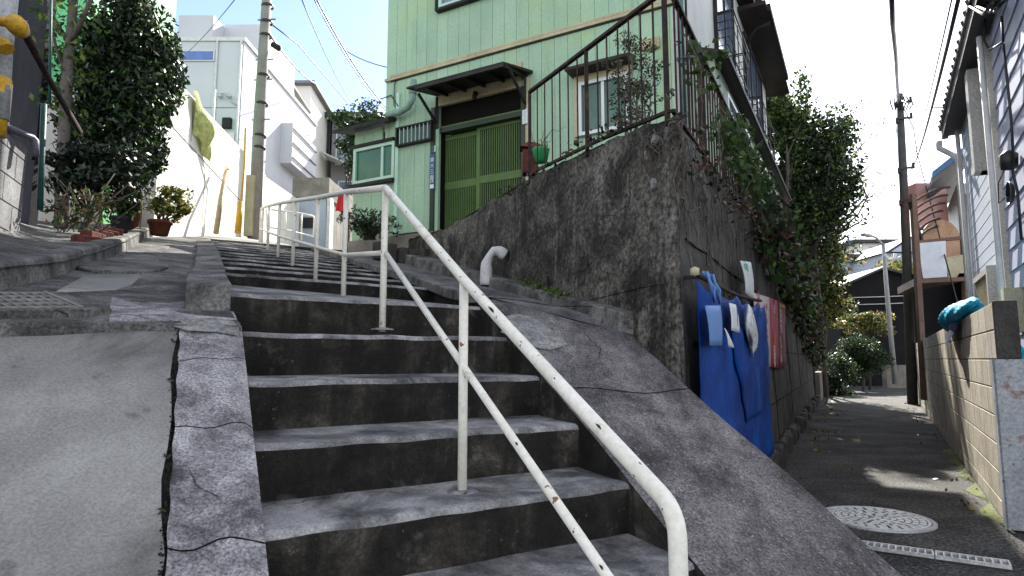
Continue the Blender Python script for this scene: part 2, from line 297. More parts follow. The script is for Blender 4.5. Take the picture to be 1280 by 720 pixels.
M['bark'] = mat('bark', [(.3,(.06,.05,.045)),(.7,(.15,.13,.12))], scale=9, bscale=50, bump=.8, stretch=(1,1,.25))
M['twig'] = mat('dry_twig', [(.3,(.05,.042,.035)),(.7,(.15,.13,.11))], scale=20, bump=.2)
M['red'] = plain('red_cloth', (.6,.012,.02), .6); M['yellowcloth'] = mat('yellow_cloth', [(.3,(.42,.44,.14)),(.7,(.6,.62,.28))], scale=6, rough=.8, bump=1, bscale=12)
M['plateblue'] = plain('plate_blue', (.02,.10,.2), .4); M['teal'] = mat('teal_pipe', [(.3,(.01,.045,.045)),(.7,(.02,.08,.07))], scale=6, rough=.5)
M['purplegrey'] = mat('purple_grey_pipe', [(.3,(.08,.07,.1)),(.7,(.13,.12,.16))], scale=6, rough=.4)
M['leftblock'] = mat('grey_block', [(.3,(.1,.1,.105)),(.5,(.17,.17,.18)),(.7,(.24,.24,.25))], scale=2.5, bscale=60, bump=.4, speck=.3, streak=((.06,.06,.06),7,.5,.5,.7))
M['boards'] = mat('dark_boards', [(.3,(.012,.012,.016)),(.7,(.035,.035,.045))], scale=4, rough=.8, bump=.3, stretch=(1,1,.2))
M['greenhouse2'] = mat('bright_green_wall', [(.3,(.12,.5,.2)),(.7,(.2,.62,.3))], scale=2, rough=.6)
M['orange'] = plain('orange_pot', (.5,.2,.06), .6); M['greenpot'] = plain('green_plastic', (.03,.30,.10), .4)
M['lf_dark'] = leafm('leaf_dark', (.005,.013,.006), (.016,.036,.012), .12)
M['lf_mid'] = leafm('leaf_mid', (.025,.06,.018), (.07,.13,.03), .35)
M['lf_lit'] = leafm('leaf_light', (.07,.13,.025), (.2,.26,.05), .45)
M['lf_yel'] = leafm('leaf_yellow', (.2,.17,.04), (.4,.32,.08), .45)
M['lf_brown'] = leafm('leaf_brown', (.06,.035,.02), (.16,.09,.045), .3)
M['lf_ivy'] = leafm('leaf_ivy', (.022,.05,.010), (.06,.11,.022), .3)

# ---------------------------------------------------------------- plants
def leaves(mb, clumps, size, rng, mats=1, droop=0, aspect=.5, hollow=0):
    """clumps: (center, (rx,ry,rz), n). rhombic folded leaves scattered through each volume"""
    for c, r, n in clumps:
        c = np.array(c, float); r = np.array(r, float)
        d = rng.normal(size=(n, 3)); d /= np.linalg.norm(d, axis=1)[:, None]
        rad = rng.random(n)**(1/3) if not hollow else hollow+(1-hollow)*rng.random(n)
        P = c + d*r*rad[:, None]
        a = rng.normal(size=(n, 3)); a[:, 2] -= droop; a /= np.linalg.norm(a, axis=1)[:, None]
        b = np.cross(a, rng.normal(size=(n, 3))); b /= np.linalg.norm(b, axis=1)[:, None]
        s = size*(.6+.8*rng.random(n))[:, None]
        q0 = P-a*s*.5; q2 = P+a*s*.5; q1 = P+b*s*aspect*.5-a*s*.05; q3 = P-b*s*aspect*.5-a*s*.05
        base = len(mb.v); V = np.stack([q0, q1, q2, q3], 1).reshape(-1, 3)
        mb.v += [tuple(x) for x in V]
        mi = rng.integers(0, mats, n)
        for i in range(n):
            mb.f.append([base+4*i, base+4*i+1, base+4*i+2, base+4*i+3]); mb.m.append(int(mi[i])); mb.smooth.append(False)
    return mb
def cloud(c, R, k, n, rng, frac=.38):
    """clumps spread through an ellipsoid so that the outline is uneven"""
    out = []
    for i in range(k):
        d = rng.normal(size=3); d /= np.linalg.norm(d); rr = .35+.65*rng.random()
        p = np.array(c)+d*np.array(R)*rr
        s = frac*(.6+.8*rng.random()); out.append((p, np.array(R)*s*np.array([1,1,.8]), n))
    return out
def branchy(mb, base, tips, r0, rng, mid=.35):
    base = Vector(base)
    for t in tips:
        t = Vector(t); m = base.lerp(t, .5)+Vector(rng.normal(size=3))*(t-base).length*.08
        m.z += (t-base).length*.05
        mb.tube([base, base.lerp(m, .5)+Vector(rng.normal(size=3))*.02, m, m.lerp(t, .5)+Vector(rng.normal(size=3))*.03, t], r0, 6, True, [r0, r0*.8, r0*.6, r0*.4, r0*.15])
def text(s, size, fr_o, ax, up, m, name, parent, depth=.0015, vertical=False, sx=1.0):
    """lettering as thin geometry. fr_o: position of lower-left, ax: writing direction, up: up vector"""
    cu = bpy.data.curves.new('lettering', 'FONT'); cu.body = '\n'.join(s) if vertical else s; cu.size = size; cu.extrude = depth; cu.resolution_u = 2
    if vertical: cu.space_line = 1.02
    ob = bpy.data.objects.new('lettering', cu); COL.objects.link(ob)
    dg = bpy.context.evaluated_depsgraph_get(); dg.update(); me = bpy.data.meshes.new_from_object(ob.evaluated_get(dg)); bpy.data.objects.remove(ob)
    ax = Vector(ax).normalized(); up = Vector(up).normalized(); nn = ax.cross(up)
    mb = MB(); mb.add([Vector(fr_o)+ax*(v.co.x*sx)+up*v.co.y+nn*v.co.z for v in me.vertices], [tuple(p.vertices) for p in me.polygons])
    return mb.build(name, m, parent)

rg = np.random.default_rng(3)
ROAD = -1.13
# ---------------------------------------------------------------- frames
FAC = Fr(-1.06, 9.0, 119, 1); FAC.al = Vector((.8746,-.4848,0)); FAC.out = Vector((-.4848,-.8746,0))
SIDE = Fr(2.11, 7.24, 29, 1)
AW = Fr(.93, 3.30, 27.85, 1)
SW = Fr(.93, 3.30, -23.5, -1)
BW = Fr(3.451, 4.527, 30.8, -1)
# ---------------------------------------------------------------- ground and road
MB().add([(-600,-300,ROAD-.02),(600,-300,ROAD-.02),(600,900,ROAD-.02),(-600,900,ROAD-.02)], [(0,1,2,3)]).build('ground', M['ground'], kind='structure')
g = MB()
def grid_surface(mb, fn, nu, nv, smooth=False):
    b = len(mb.v)
    for j in range(nv+1):
        for i in range(nu+1): mb.v.append(tuple(fn(i/nu, j/nv)))
    for j in range(nv):
        for i in range(nu):
            mb.f.append([b+j*(nu+1)+i, b+j*(nu+1)+i+1, b+(j+1)*(nu+1)+i+1, b+(j+1)*(nu+1)+i]); mb.m.append(mb.cm); mb.smooth.append(smooth)
A0 = AW.p(-9, .0, ROAD); 
grid_surface(g, lambda u, v: Vector((-4+12*u, -6+9*v, ROAD)) if False else (AW.p(-10+50*v, -1+4.5*u, ROAD)), 6, 40)
g.build('alley_road', M['asphalt'], kind='structure')

# ---------------------------------------------------------------- staircase
hL = math.radians(-28); dirS = Vector((math.sin(hL), math.cos(hL), 0))
SL = .594
def nos(k):  # lower flight nosing k (A=0)
    R = Vector((.446,2.443,-.47))+Vector((-.1575,.2965,.195))*k
    Lp = Vector((-.673,1.761,-.47))+Vector((-.158,.287,.195))*k
    return Lp, R
LW, RW = [], []
low = {k: nos(k) for k in range(-3, 5)}      # up to E = 4
up = []
for i in range(11):
    up.append((Vector((-1.87,4.11,.572))+Vector((-.268,.53,.123))*i, Vector((-.61,5.02,.572))+Vector((-.268,.53,.123))*i))
stair = thing('staircase', 'worn grey concrete staircase with stained risers whose colour includes shade climbing away beside the white handrail', 'staircase', (-.1,2.1,ROAD))
def wob(a, b, n, amp, seed):
    amp *= .9
    r = random.Random(seed); k = [[r.uniform(-.5,.5) for _ in range(n+3)] for _ in range(2)]; k = [[(q[i]+2*q[i+1]+q[i+2])/3.2 for i in range(n+1)] for q in k]; return [a.lerp(b, i/n)+Vector((0,0,k[0][i]*amp)) + (dirS*(k[1][i]*amp*1.6)) for i in range(n+1)]
def make_step(Lp, R, Lb, Rb, zdrop, seed, bL=None, bR=None):
    """one step block: nosing Lp-R, back line Lb-Rb, riser down by zdrop; rounded worn nosing"""
    n = 26; F = wob(Lp, R, n, .010, seed); mb = MB()
    ext = .10
    back = [Lb.lerp(Rb, i/n) for i in range(n+1)]
    rows = []
    rows.append([q+Vector((0,0,-zdrop))+dirS*.02 for q in F])
    rows.append([q+Vector((0,0,-.09))+dirS*.006 for q in F])
    rows.append([q+Vector((0,0,-.022)) for q in F])
    rows.append([q+Vector((0,0,-.006))+dirS*.008 for q in F])
    rows.append([q+dirS*.026 for q in F])
    rows.append([q.lerp(b_, .5)+Vector((0,0,-.004)) for q, b_ in zip(F, back)])
    rows.append(back)
    b = 0
    for r_ in rows: mb.v += [tuple(q) for q in r_]
    for j in range(len(rows)-1):
        for i in range(n):
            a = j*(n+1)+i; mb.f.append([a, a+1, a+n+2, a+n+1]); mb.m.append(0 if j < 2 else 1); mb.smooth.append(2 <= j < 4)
    # right cheek
    return mb
for k in range(-3, 5):
    Lp, R = low[k]
    if k < 4:
        Ln, Rn = low[k+1]; Lb = Vector((Ln.x,Ln.y,Lp.z+.012))+dirS*.05; Rb = Vector((Rn.x,Rn.y,R.z+.012))+dirS*.05
    else:
        Lb = Vector((-1.87,4.11,.50))+dirS*.05; Rb = Vector((-.61,5.02,.455))+dirS*.05
    lat = (R-Lp).normalized()
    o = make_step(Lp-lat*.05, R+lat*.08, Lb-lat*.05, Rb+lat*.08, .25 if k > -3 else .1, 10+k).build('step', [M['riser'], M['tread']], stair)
for i in range(11):
    Lp, R = up[i]
    if i < 10:
        Lb = up[i+1][0].copy(); Rb = up[i+1][1].copy(); Lb.z = Lp.z+.01; Rb.z = R.z+.01
    else: Lb = Lp+Vector((-.268,.53,.05)); Rb = R+Vector((-.268,.53,.05))
    lat = (R-Lp).normalized()
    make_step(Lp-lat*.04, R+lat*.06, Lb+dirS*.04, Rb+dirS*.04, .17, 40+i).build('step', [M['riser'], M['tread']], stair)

# ramp on the right of the steps (lower) : sloping slab, plus its side face to the road
nlat = Vector((.845,.535,0)).normalized(); slv = Vector((dirS.x, dirS.y, SL))
perp = Vector((dirS.y, -dirS.x, 0))      # to the right
RP = Vector((.446,2.443,-.47))
def rampP(s, t, dz=0):    # s along slope (plan metres), t to the right (perp metres)
    q = RP + dirS*s + perp*t; q.z = -.45 + SL*(s - .08*t) + dz; return q
mb = MB()
def rz(u, v):
    s = -1.35+(2.75-.31*u)*v; t = .0+.86*u
    q = rampP(s, t)
    q.z += .006*math.sin(7*s+2*t)+.004*math.sin(13*t+3*s)
    if u < .02: q.z -= .012
    return q
grid_surface(mb, rz, 10, 44, True)
nb = len(mb.v)
# inner cheek (towards steps) and outer face
for t, sgn in ((0, 1), (.86, -1)):
    top = [rz(t/.86, j/44) for j in range(45)]
    bot = [Vector((q.x, q.y, max(ROAD, q.z-.6) if sgn == 1 else ROAD)) for q in top]
    b = len(mb.v); mb.v += [tuple(q) for q in top+bot]
    for j in range(44):
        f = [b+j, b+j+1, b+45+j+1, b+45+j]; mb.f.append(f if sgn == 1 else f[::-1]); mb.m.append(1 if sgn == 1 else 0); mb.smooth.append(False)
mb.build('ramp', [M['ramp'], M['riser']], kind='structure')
# joint lines across the ramp and a patch of pale mortar
for s0 in (.52, .93, 1.36):
    j = MB(); pts = [rampP(s0+.02*math.sin(9*t)+.03*t, t, .0005) for t in [x*.086 for x in range(11)]]
    j.tube(pts, .0022, 5); j.build('ramp_joint', M['darkgap'], kind='structure')

# upper ramp right of the upper flight
inner = [rampP(1.40,.0,.002), Vector((-.40,4.30,.47)), Vector((-.66,5.05,.62)), Vector((-1.73,7.17,1.12)), Vector((-3.33,10.35,1.86))]
outer = [rampP(1.06,.96,.0), Vector((.70,4.10,.27)), Vector((.05,5.45,.58)), Vector((-.98,7.6,1.12)), Vector((-2.0,9.5,1.60))]
mb = MB()
def lerpl(Ls, t):
    x = t*(len(Ls)-1); i = min(int(x), len(Ls)-2); return Ls[i].lerp(Ls[i+1], x-i)
grid_surface(mb, lambda u, v: lerpl(inner, v).lerp(lerpl(outer, v), u)+Vector((0,0,(.012*math.sin(5*u+9*v)-.010)*min(1, v*12))), 8, 40, True)
b = len(mb.v); top = [lerpl(inner, j/40) for j in range(41)]
mb.v += [tuple(q+Vector((0,0,-.006))) for q in top]+[tuple(q+Vector((0,0,-.4))) for q in top]
for j in range(40): mb.f.append([b+j, b+j+1, b+41+j+1, b+41+j]); mb.m.append(1); mb.smooth.append(False)
mb.build('upper_ramp', [M['ramp'], M['riser']], kind='structure')
mb = MB()   # kerb lip between steps and the upper ramp
for j in range(30):
    a, c = lerpl(inner, j/30), lerpl(inner, (j+.97)/30); mb.bar(a+Vector((0,0,-.02)), c+Vector((0,0,-.02)), .10, .07)
bevel(mb.build('kerb', M['kerb'], kind='structure'), .01)

# left strip (edge band) + slab
nS = slv.cross(nlat).normalized()
PL = Vector((-.673,1.761,-.462))
PA = [onplane(217, 720, PL, nS), onplane(217, 402, PL, nS)]
def stripP(s, t, dz=0):   # s plan metres along, t to the left
    lat = -nlat
    q = PL + dirS*s + lat*t; q.z = PL.z + SL*s + dz; return q
def strip_coord(u, v):
    q = onplane(u, v, PL, nS); d = q-PL; # solve d = dirS*s + (-nlat)*t
    a = np.array([[dirS.x, -nlat.x],[dirS.y, -nlat.y]]); s, t = np.linalg.solve(a, [d.x, d.y]); return s, t
s720, t720 = strip_coord(217, 720); s402, t402 = strip_coord(217, 402)
SWD = (t720+t402)/2
sE = strip_coord(0, 404)[0]; sF = strip_coord(217, 404)[0]
print('strip', s720, t720, s402, t402, 'sE', sE, 'sF', sF, 'sA', strip_coord(0,720))
mb = MB(); rr = random.Random(5)
cuts = [-1.5, -.62, -.02, .42, .78, 1.05]
for i in range(len(cuts)-1):
    n = 12
    def fn(u, v, i=i):
        s = cuts[i]+.0025+(cuts[i+1]-cuts[i]-.005)*v+(1-v)*.010*math.sin(9*u+i*2)+v*.010*math.sin(9*u+(i+1)*2); t = SWD*u*(.985+.012*math.sin(s*41))
        q = stripP(s, t)
        q.z += .004*math.sin(11*s+5*t)+.003*math.sin(23*t)
        if u < .01: q.z -= .010; q += nlat*.0
        return q
    grid_surface(mb, fn, 8, n, True)
    top = [fn(0, j/n) for j in range(n+1)]; b = len(mb.v)
    mb.v += [tuple(q) for q in top]+[tuple(q+Vector((0,0,-.35))) for q in top]
    for j in range(n): mb.f.append([b+j, b+n+1+j, b+n+2+j, b+j+1]); mb.m.append(0); mb.smooth.append(False)
mb.build('edge_strip', M['strip'], kind='structure')
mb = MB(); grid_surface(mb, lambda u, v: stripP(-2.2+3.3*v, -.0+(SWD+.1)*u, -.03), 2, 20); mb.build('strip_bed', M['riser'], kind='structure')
# slab on the far left
def slab(u, v):
    sb = -2.6; st = sF+(sE-sF)*u
    st += .05
    s = sb+(st-sb)*v; t = SWD+.012+(.006*math.sin(s*37)+.005*math.sin(s*91+1)+.004*math.sin(s*17))*(1-u)**12 + 2.2*u
    q = stripP(s, t); q.z += .005*math.sin(3*s+2*t)+.003*math.sin(9*t-4*s) - (.01 if u < .02 else 0) - .045*max(0, (v-.86)/.14)*min(1, u*5); return q
mb = MB(); grid_surface(mb, slab, 16, 30, True); mb.build('bicycle_ramp', M['slab'], kind='structure')

# upper left street plane through three points
Q1 = stripP(sF, SWD); Q2 = stripP(sE, 2.2+SWD); Q3 = Vector((-4.62,9.41,1.83))
nU = (Q2-Q1).cross(Q3-Q1).normalized()
def UL(x, y): return Q1.z - (nU.x*(x-Q1.x)+nU.y*(y-Q1.y))/nU.z
def UP(u, v, dz=0): q = onplane(u, v, Q1+Vector((0,0,dz)), nU); return q
print('UL', UL(-4.7,8), UL(-6.3,16), UP(40,290), UP(0,365), UP(180,295), UP(0,395), Q1, Q2)
def strW(fn_l, v, ns):  # helper
    pass
e_right = [stripP(sF-.02, .0), Vector((-1.31,2.9,.345)), Vector((-1.60,3.45,.47)), Vector((-1.90,4.10,.60)), Vector((-2.97,6.22,1.09)), Vector((-4.62,9.41,1.83))]
# outer line of the kerb-side band (width .2) beside the upper flight
def band(i):
    q = e_right[i].copy(); return q + Vector((-.17,-.09,0))
mb = MB()
for i in range(1, 5):
    a, b_ = e_right[i], e_right[i+1]; c, d = band(i), band(i+1); n = 3 if i < 4 else 5
    for j in range(n):
        p0 = a.lerp(b_, (j+.02)/n); p1 = a.lerp(b_, (j+.98)/n); q0 = c.lerp(d, (j+.02)/n); q1 = c.lerp(d, (j+.98)/n)
        for q, p_ in ((q0, p0), (q1, p1)): q.z = p_.z-.015
        
        dz = Vector((0,0,rr.random()*.014))
        mb.hexa([q0+Vector((0,0,-.4)),p0+Vector((0,0,-.4)),p1+Vector((0,0,-.4)),q1+Vector((0,0,-.4)),q0+dz,p0+dz,p1+dz,q1+dz])
bevel(mb.build('edge_kerb', M['kerb'], kind='structure'), .012)
mb = MB()
far = Vector((-9.0,18.5,0))
def ulf(u, v):
    a = lerpl([stripP(sF-.03, .005), Vector((-1.34,2.93,0)), Vector((-1.66,3.5,0)), Vector((-1.97,4.1,0)), Vector((-3.05,6.2,0)), Vector((-4.7,9.35,0)), Vector((-9.,17.5,0))], v)
    b_ = lerpl([stripP(sE-.03, 2.2+SWD), Q2+Vector((-1,.8,0)), Vector((-4,4.4,0)), Vector((-5,6,0)), Vector((-6.5,9,0)), Vector((-9,12,0)), Vector((-14,18.5,0))], v)
    q = a.lerp(b_, u); q.z = max(UL(q.x, q.y), stripP(sF-.03,0).z if False else -9)+(.006+.008*math.sin(3*q.x+2*q.y)+.004*math.sin(9*q.x))*min(1, v*9); return q
grid_surface(mb, ulf, 14, 50, True)
mb.add([ulf(i/14, 0) for i in range(15)]+[ulf(i/14, 0)+Vector((0,0,-.3)) for i in range(15)], [(i, 15+i, 16+i, i+1) for i in range(14)])
mb.build('upper_street', M['oldpave'], kind='structure')
# street beyond the head of the stairs, running across to the houses
mb = MB()
P_ = [[Vector((-4.9,9.3,UL(-4.9,9.3))), Vector((-3.3,10.35,1.86)), Vector((-2.0,9.5,1.62)), Vector((.5,11,1.62))],
      [Vector((-9.,17.5,UL(-9,17.5))), Vector((-6.2,18.5,3.3)), Vector((-3.4,17.5,2.9)), Vector((2,20,2.9))],
      [Vector((-13,27,4.2)), Vector((-8,28,4.2)), Vector((-3,28,4.0)), Vector((4,30,4.0))]]
grid_surface(mb, lambda u, v: lerpl([lerpl(r_, u) for r_ in P_], v), 9, 12, True)
mb.build('street', M['slab'], kind='structure')

# retaining wall: body + top; joints and patches
wall = thing('retaining_wall', 'tall blackened concrete retaining wall at the corner between the stairs and the alley', 'wall', (.93,3.3,ROAD))
topS = [(-.02,1.40),(.25,1.42),(1.0,1.50),(2.08,1.57),(3.4,1.585),(4.6,1.60),(5.6,1.74),(6.6,1.80)]
topA = [(0,1.40),(1,1.42),(2.2,1.46),(5,1.46),(8,1.40),(11,1.2),(14,1.02),(15.2,.98)]
def interp(tab, x):
    for i in range(len(tab)-1):
        if x <= tab[i+1][0]: 
            t = (x-tab[i][0])/(tab[i+1][0]-tab[i][0]); return tab[i][1]+(tab[i+1][1]-tab[i][1])*max(0, t)
    return tab[-1][1]
BAT = .035
def wface(fr, tab, a0, a1, z0, nu, nv, seed, batter=BAT):
    mb = MB(); r = np.random.default_rng(seed)
    def fn(u, v):
        a = a0+(a1-a0)*u; zt = interp(tab, a); z = z0+(zt-z0)*v
        o = -batter*(z-z0) + .008*math.sin(5*a+3*z)+.006*math.sin(11*z+7*a)
        if v > .999: z += .012*math.sin(17*a)
        if u < 1e-6:
            A_ = np.array([[SW.out.x, SW.out.y],[AW.out.x, AW.out.y]]); xy = np.linalg.solve(A_, [-batter*(z-z0)]*2); return Vector((.93+xy[0], 3.30+xy[1], z))
        return fr.p(a, o, z)
    grid_surface(mb, fn, nu, nv, True); return mb
f1 = wface(SW, topS, 0, 6.6, ROAD, 60, 14, 1)
f1.build('stair_side', M['oldwall'], wall)
f2 = wface(AW, topA, 0, 15.2, ROAD, 80, 14, 2)
f2.build('alley_side', [M['alleywall']], wall)
mb = MB()
yc = lambda x, y: None
mb.poly([SW.p(.12, -.13, 1.40)]+[SW.p(a, -.09, interp(topS, a)-.004) for a in (1, 2.08, 3.4, 4.6, 6.6)] + [Vector((.4,13,1.6)), Vector((6,20,1.3))] + [AW.p(a, -.09, interp(topA, a)-.004) for a in (15.2, 11, 8, 5, 2.2, .3)])
o = mb.build('earth_top', M['soil'], wall)
bm = bmesh.new(); bm.from_mesh(o.data); bmesh.ops.triangulate(bm, faces=bm.faces); bm.to_mesh(o.data); bm.free()
mb = MB(); mb.box(AW, 15.2, 15.45, -2, 0.02, ROAD, .98); mb.build('wall_end', M['alleywall'], wall)
# formwork joints
mb = MB()
for z in (.42,): 
    mb.tube([SW.p(a, -BAT*(z-ROAD)+.004+.008*math.sin(5*a+3*z), z+.012*math.sin(4*a)) for a in [i*.2+.3 for i in range(15)]], .002, 5)
for a_ in (1.75,):
    mb.tube([SW.p(a_+.006*math.sin(8*z), -BAT*(z-ROAD)+.004, z) for z in [-.3+i*.12 for i in range(9 if a_ > 1 else 14)]], .0045, 5)
for z in (-.5, .1, .7): 
    mb.tube([AW.p(a, -BAT*(z-ROAD)+.004+.008*math.sin(5*a+3*z), z) for a in [i*.3+.3 for i in range(49)]], .006, 5)
for a_ in (2.4, 4.8, 7.2, 9.6, 12): mb.tube([AW.p(a_, -BAT*(z-ROAD)+.004, z) for z in [ROAD+i*.2 for i in range(12)]], .005, 5)
mb.build('joint', M['darkgap'], wall)
mb = MB()
for u, v, w_, h_ in ((819,174,5,6),(817,230,4,7),(808,192,1.5,8)):
    a, z = SW.on(u, v, -.07); n = 9
    mb.poly([SW.p(a+w_/210*math.cos(2*PI*i/n)*(.8+.4*rr.random()), -.072-.0+.014, z+h_/220*math.sin(2*PI*i/n)*(.8+.4*rr.random())) for i in range(n)], d=SW.out*-.03)
mb.build('mortar_dab', M['patch'], wall)
# rough footing of the alley face
mb = MB()
for i in range(40):
    a = 3.2+i*.3; mb.box(AW, a, a+.28, .0, .07+.05*rr.random(), ROAD-.05, ROAD+.10+.14*rr.random())
bevel(mb.build('footing', M['alleywall'], wall), .03)

# ledge at the foot of the wall beside the upper ramp
mb = MB(); LG = [Vector((.66,3.80,.17)), Vector((-.08,5.34,.55)), Vector((-1.1,7.5,1.09)), Vector((-1.79,9.0,1.47))]
nn_ = 9
for j in range(nn_):
    a = lerpl(LG, (j+.01)/nn_); c = lerpl(LG, (j+.985)/nn_); off = Vector((.30,.14,0)); hh = Vector((0,0,.115+.01*rr.random()))
    dn = Vector((0,0,-.25))
    mb.hexa([a+dn, a+off+dn, c+off+dn, c+dn, a+hh, a+off+hh, c+off+hh, c+hh])
bevel(mb.build('ledge', M['kerb'], kind='structure'), .018, 3)

# white bent vent pipe against the wall
def lathe_path(mb, pts, radii, n=14): mb.tube(pts, 0, n, True, radii)
a_, z_ = SW.on(604, 347, .16)
base = SW.p(a_, .13, z_-.07); t_ = MB()
hgt = .33
pth = [base, base+Vector((0,0,.10)), base+Vector((.0,0,.20)), base+Vector((.01,0,.27))-SW.out*.02, base+Vector((.01,0,.325))-SW.out*.06, base+Vector((.02,0,.32))-SW.out*.11, base+Vector((.03,0,.29))-SW.out*.15]
pp = []
for i in range(len(pth)-1):
    for j in range(4): pp.append(pth[i].lerp(pth[i+1], j/4))
pp.append(pth[-1])
lathe_path(t_, pp, [.045+.012*math.sin(i*.35) + (.008 if i < 3 else 0) for i in range(len(pp))])
tag(t_.build('drain_pipe', M['whitepipe']), 'short white mortar-coated pipe bending into the foot of the blackened wall', 'pipe')

# ---------------------------------------------------------------- handrail
rail = thing('handrail', 'long cream painted tube handrail with peeling rust spots running up the middle of the stairs', 'handrail', (-.17,2.29,-.47))
top_c = [aty(845,652,1.31)+Vector((0,0,-.6)), aty(846,672,1.31), aty(838,645,1.33), aty(822,622,1.38)]
T1 = aty(580,350,2.291); T2 = aty(482,235,3.19)
Pe = aty(846,640,1.29)
dT = (T2-T1).normalized()
c0 = T1 + (Pe-T1)*.985
pts = [Pe+Vector((.0,-.0,-.75))]
corner = Vector((Pe.x, Pe.y, Pe.z))
vd = Vector((0,0,-1)); ud = (T1-corner).normalized()
for i in range(9):
    th = i/8; p0 = corner+vd*.055; p1 = corner; p2 = corner+ud*.055
    pts.append(p0*(1-th)**2+p1*2*th*(1-th)+p2*th**2)
pts.append(T1); 
p0 = T2-dT*.03; pts.append(p0)
upd = aty(433,240,4.15)
pts += [T2, ]
m1 = MB(); m1.tube(pts, .0190, 14); m1.build('top_rail', M['railpaint'], rail)
tops = [(433,240,4.15),(398,247,4.9),(369,250.5,5.9),(350,254,7.0),(337,257,8.3),(329,259.5,9.5),(326.5,261,10.3)]
bots = [368,347.5,331,320,311,304,302]
tp = [T2]+[aty(u,v,y) for u,v,y in tops]
m1 = MB(); m1.tube([T2+(tp[1]-T2)*.0]+tp[1:], .0190, 12); m1.build('top_rail', M['railpaint'], rail)
# mid rail lower: T from (482,315) to (760,720)
lo1 = aty(482,316,3.19); lo2 = aty(580,459,2.291); lo3 = lo2+(lo2-lo1)*1.25
m1 = MB(); m1.tube([lo1, lo2, lo3, lo3+Vector((.012,-.02,-.05))], .0140, 12); m1.build('mid_rail', M['railpaint'], rail)
mids = [q.lerp(Vector((q.x,q.y,aty(u,b_,y).z)), .62) for q, (u,v,y), b_ in zip(tp[1:], tops, bots)]
m1 = MB(); m1.tube([lo1]+mids, .0140, 10); m1.build('mid_rail', M['railpaint'], rail)
for q, vb, u in [(T1,615,580),(T2,412,482)]+[(tp[i+1],bots[i],tops[i][0]) for i in range(7)]:
    zb = aty(u, vb, q.y).z; m1 = MB(); m1.tube([Vector((q.x,q.y,zb-.01)), Vector((q.x,q.y,q.z-.01))], .0170, 12); post = m1.build('post', M['railpaint'], rail)
    if u in (580, 482):
        m2 = MB(); m2.lathe(Vector((q.x,q.y,zb-.003)), [(0.0,.012),(.03,.012),(.055,.007),(.06,0)], 16); m2.build('mortar_collar', M['tread'], post)
# rust wounds on the top rail
m1 = MB(); 
for th in (.33,.36,.40): 
    q = T1.lerp(Pe, th); 
m1.build if False else None

def wound(th, m0, m1_, side, ln, w_):
    c = m0.lerp(m1_, th); d = (m1_-m0).normalized(); q = Vector((-.25*side, -.9, .3)); q = (q-d*q.dot(d)).normalized(); t = d.cross(q)
    mb = MB(); n = 9
    ring = [c+q*.0190+d*(ln*math.cos(a)*(.8+.3*math.sin(3*a)))+t*(w_*math.sin(a)) - q*(w_*math.sin(a))**2*20 for a in np.linspace(0, 2*PI, n+1)[:-1]]
    mb.add([c+q*.0197]+ring, [(0, i+1, (i+1)%n+1) for i in range(n)]); mb.build('rust_patch', M['rust'], rail)
for th, ln, w_ in ((.13,.006,.002),(.262,.030,.0045),(.47,.008,.0015),(.66,.006,.002),(.86,.015,.003)): wound(th*.9, T1, Pe, 1, ln, w_)
for th, ln, w_ in ((.37,.010,.003),(.8,.006,.002)): wound(th, T2, T1, 1, ln, w_)
for th in (.33,.66,.80): wound(th, lo2+Vector((0,.006,.004)), lo3+Vector((0,.006,.004)), 1, .010, .003)
# second rail at the head of the stairs
r2 = thing('handrail', 'far low white handrail with looped ends at the head of the stairs', 'handrail', aty(360,306,11.5))
def P11(u, v, y): return aty(u, v, y)
m1 = MB(); m1.tube([P11(334,284,11),P11(333,263,11),P11(340,262,11.1),P11(357,264.5,11.3),P11(377,267,11.6),P11(391,270,11.8),P11(393,273,11.8),P11(392,296,11.8)], .018, 8); m1.build('top_rail', M['railpaint'], r2)
m1 = MB(); m1.tube([P11(333,284,11),P11(357,287,11.3),P11(392,296,11.8)], .015, 8); m1.build('mid_rail', M['railpaint'], r2)
for u, vt, vb, y in ((334,263,303,11),(357,264.5,301,11.3),(377,267,300,11.6)):
    m1 = MB(); m1.tube([P11(u,vb,y), P11(u,vt,y)], .017, 8); m1.build('post', M['railpaint'], r2)

# ---------------------------------------------------------------- green house
house = thing('green_house', 'two storey house with pale green board siding and green lattice sliding doors', 'house', tuple(FAC.p(1, 0, 1.5)))
aL = FAC.on(483, 100)[0]; aR = 3.63; aDL = FAC.on(548, 200)[0]; aDR = FAC.on(653, 150)[0]
zDT = FAC.on(548, 163)[1]; zB = 1.52; ZT = 7.3
aAN = FAC.on(441, 200)[0]; aP = FAC.on(497, 200)[0]
zAN = FAC.on(470, 158)[1]
print('house', aL, aR, aDL, aDR, zDT, aAN, aP, zAN)
b = MB(); back = -.06
for a0, a1, z0, z1 in ((aL, aDL, 1.3, ZT), (aDR, aR, 1.3, ZT), (aDL, aDR, zDT+.02, ZT), (aAN, aL, 1.3, zAN-.1)):
    b.box(FAC, a0, a1, back, back-.12, z0, z1)
b.build('wall_core', M['darkgap'], house)
b = MB(); pw = .197
zt1 = FAC.on(552, 124)[1]
a = aL
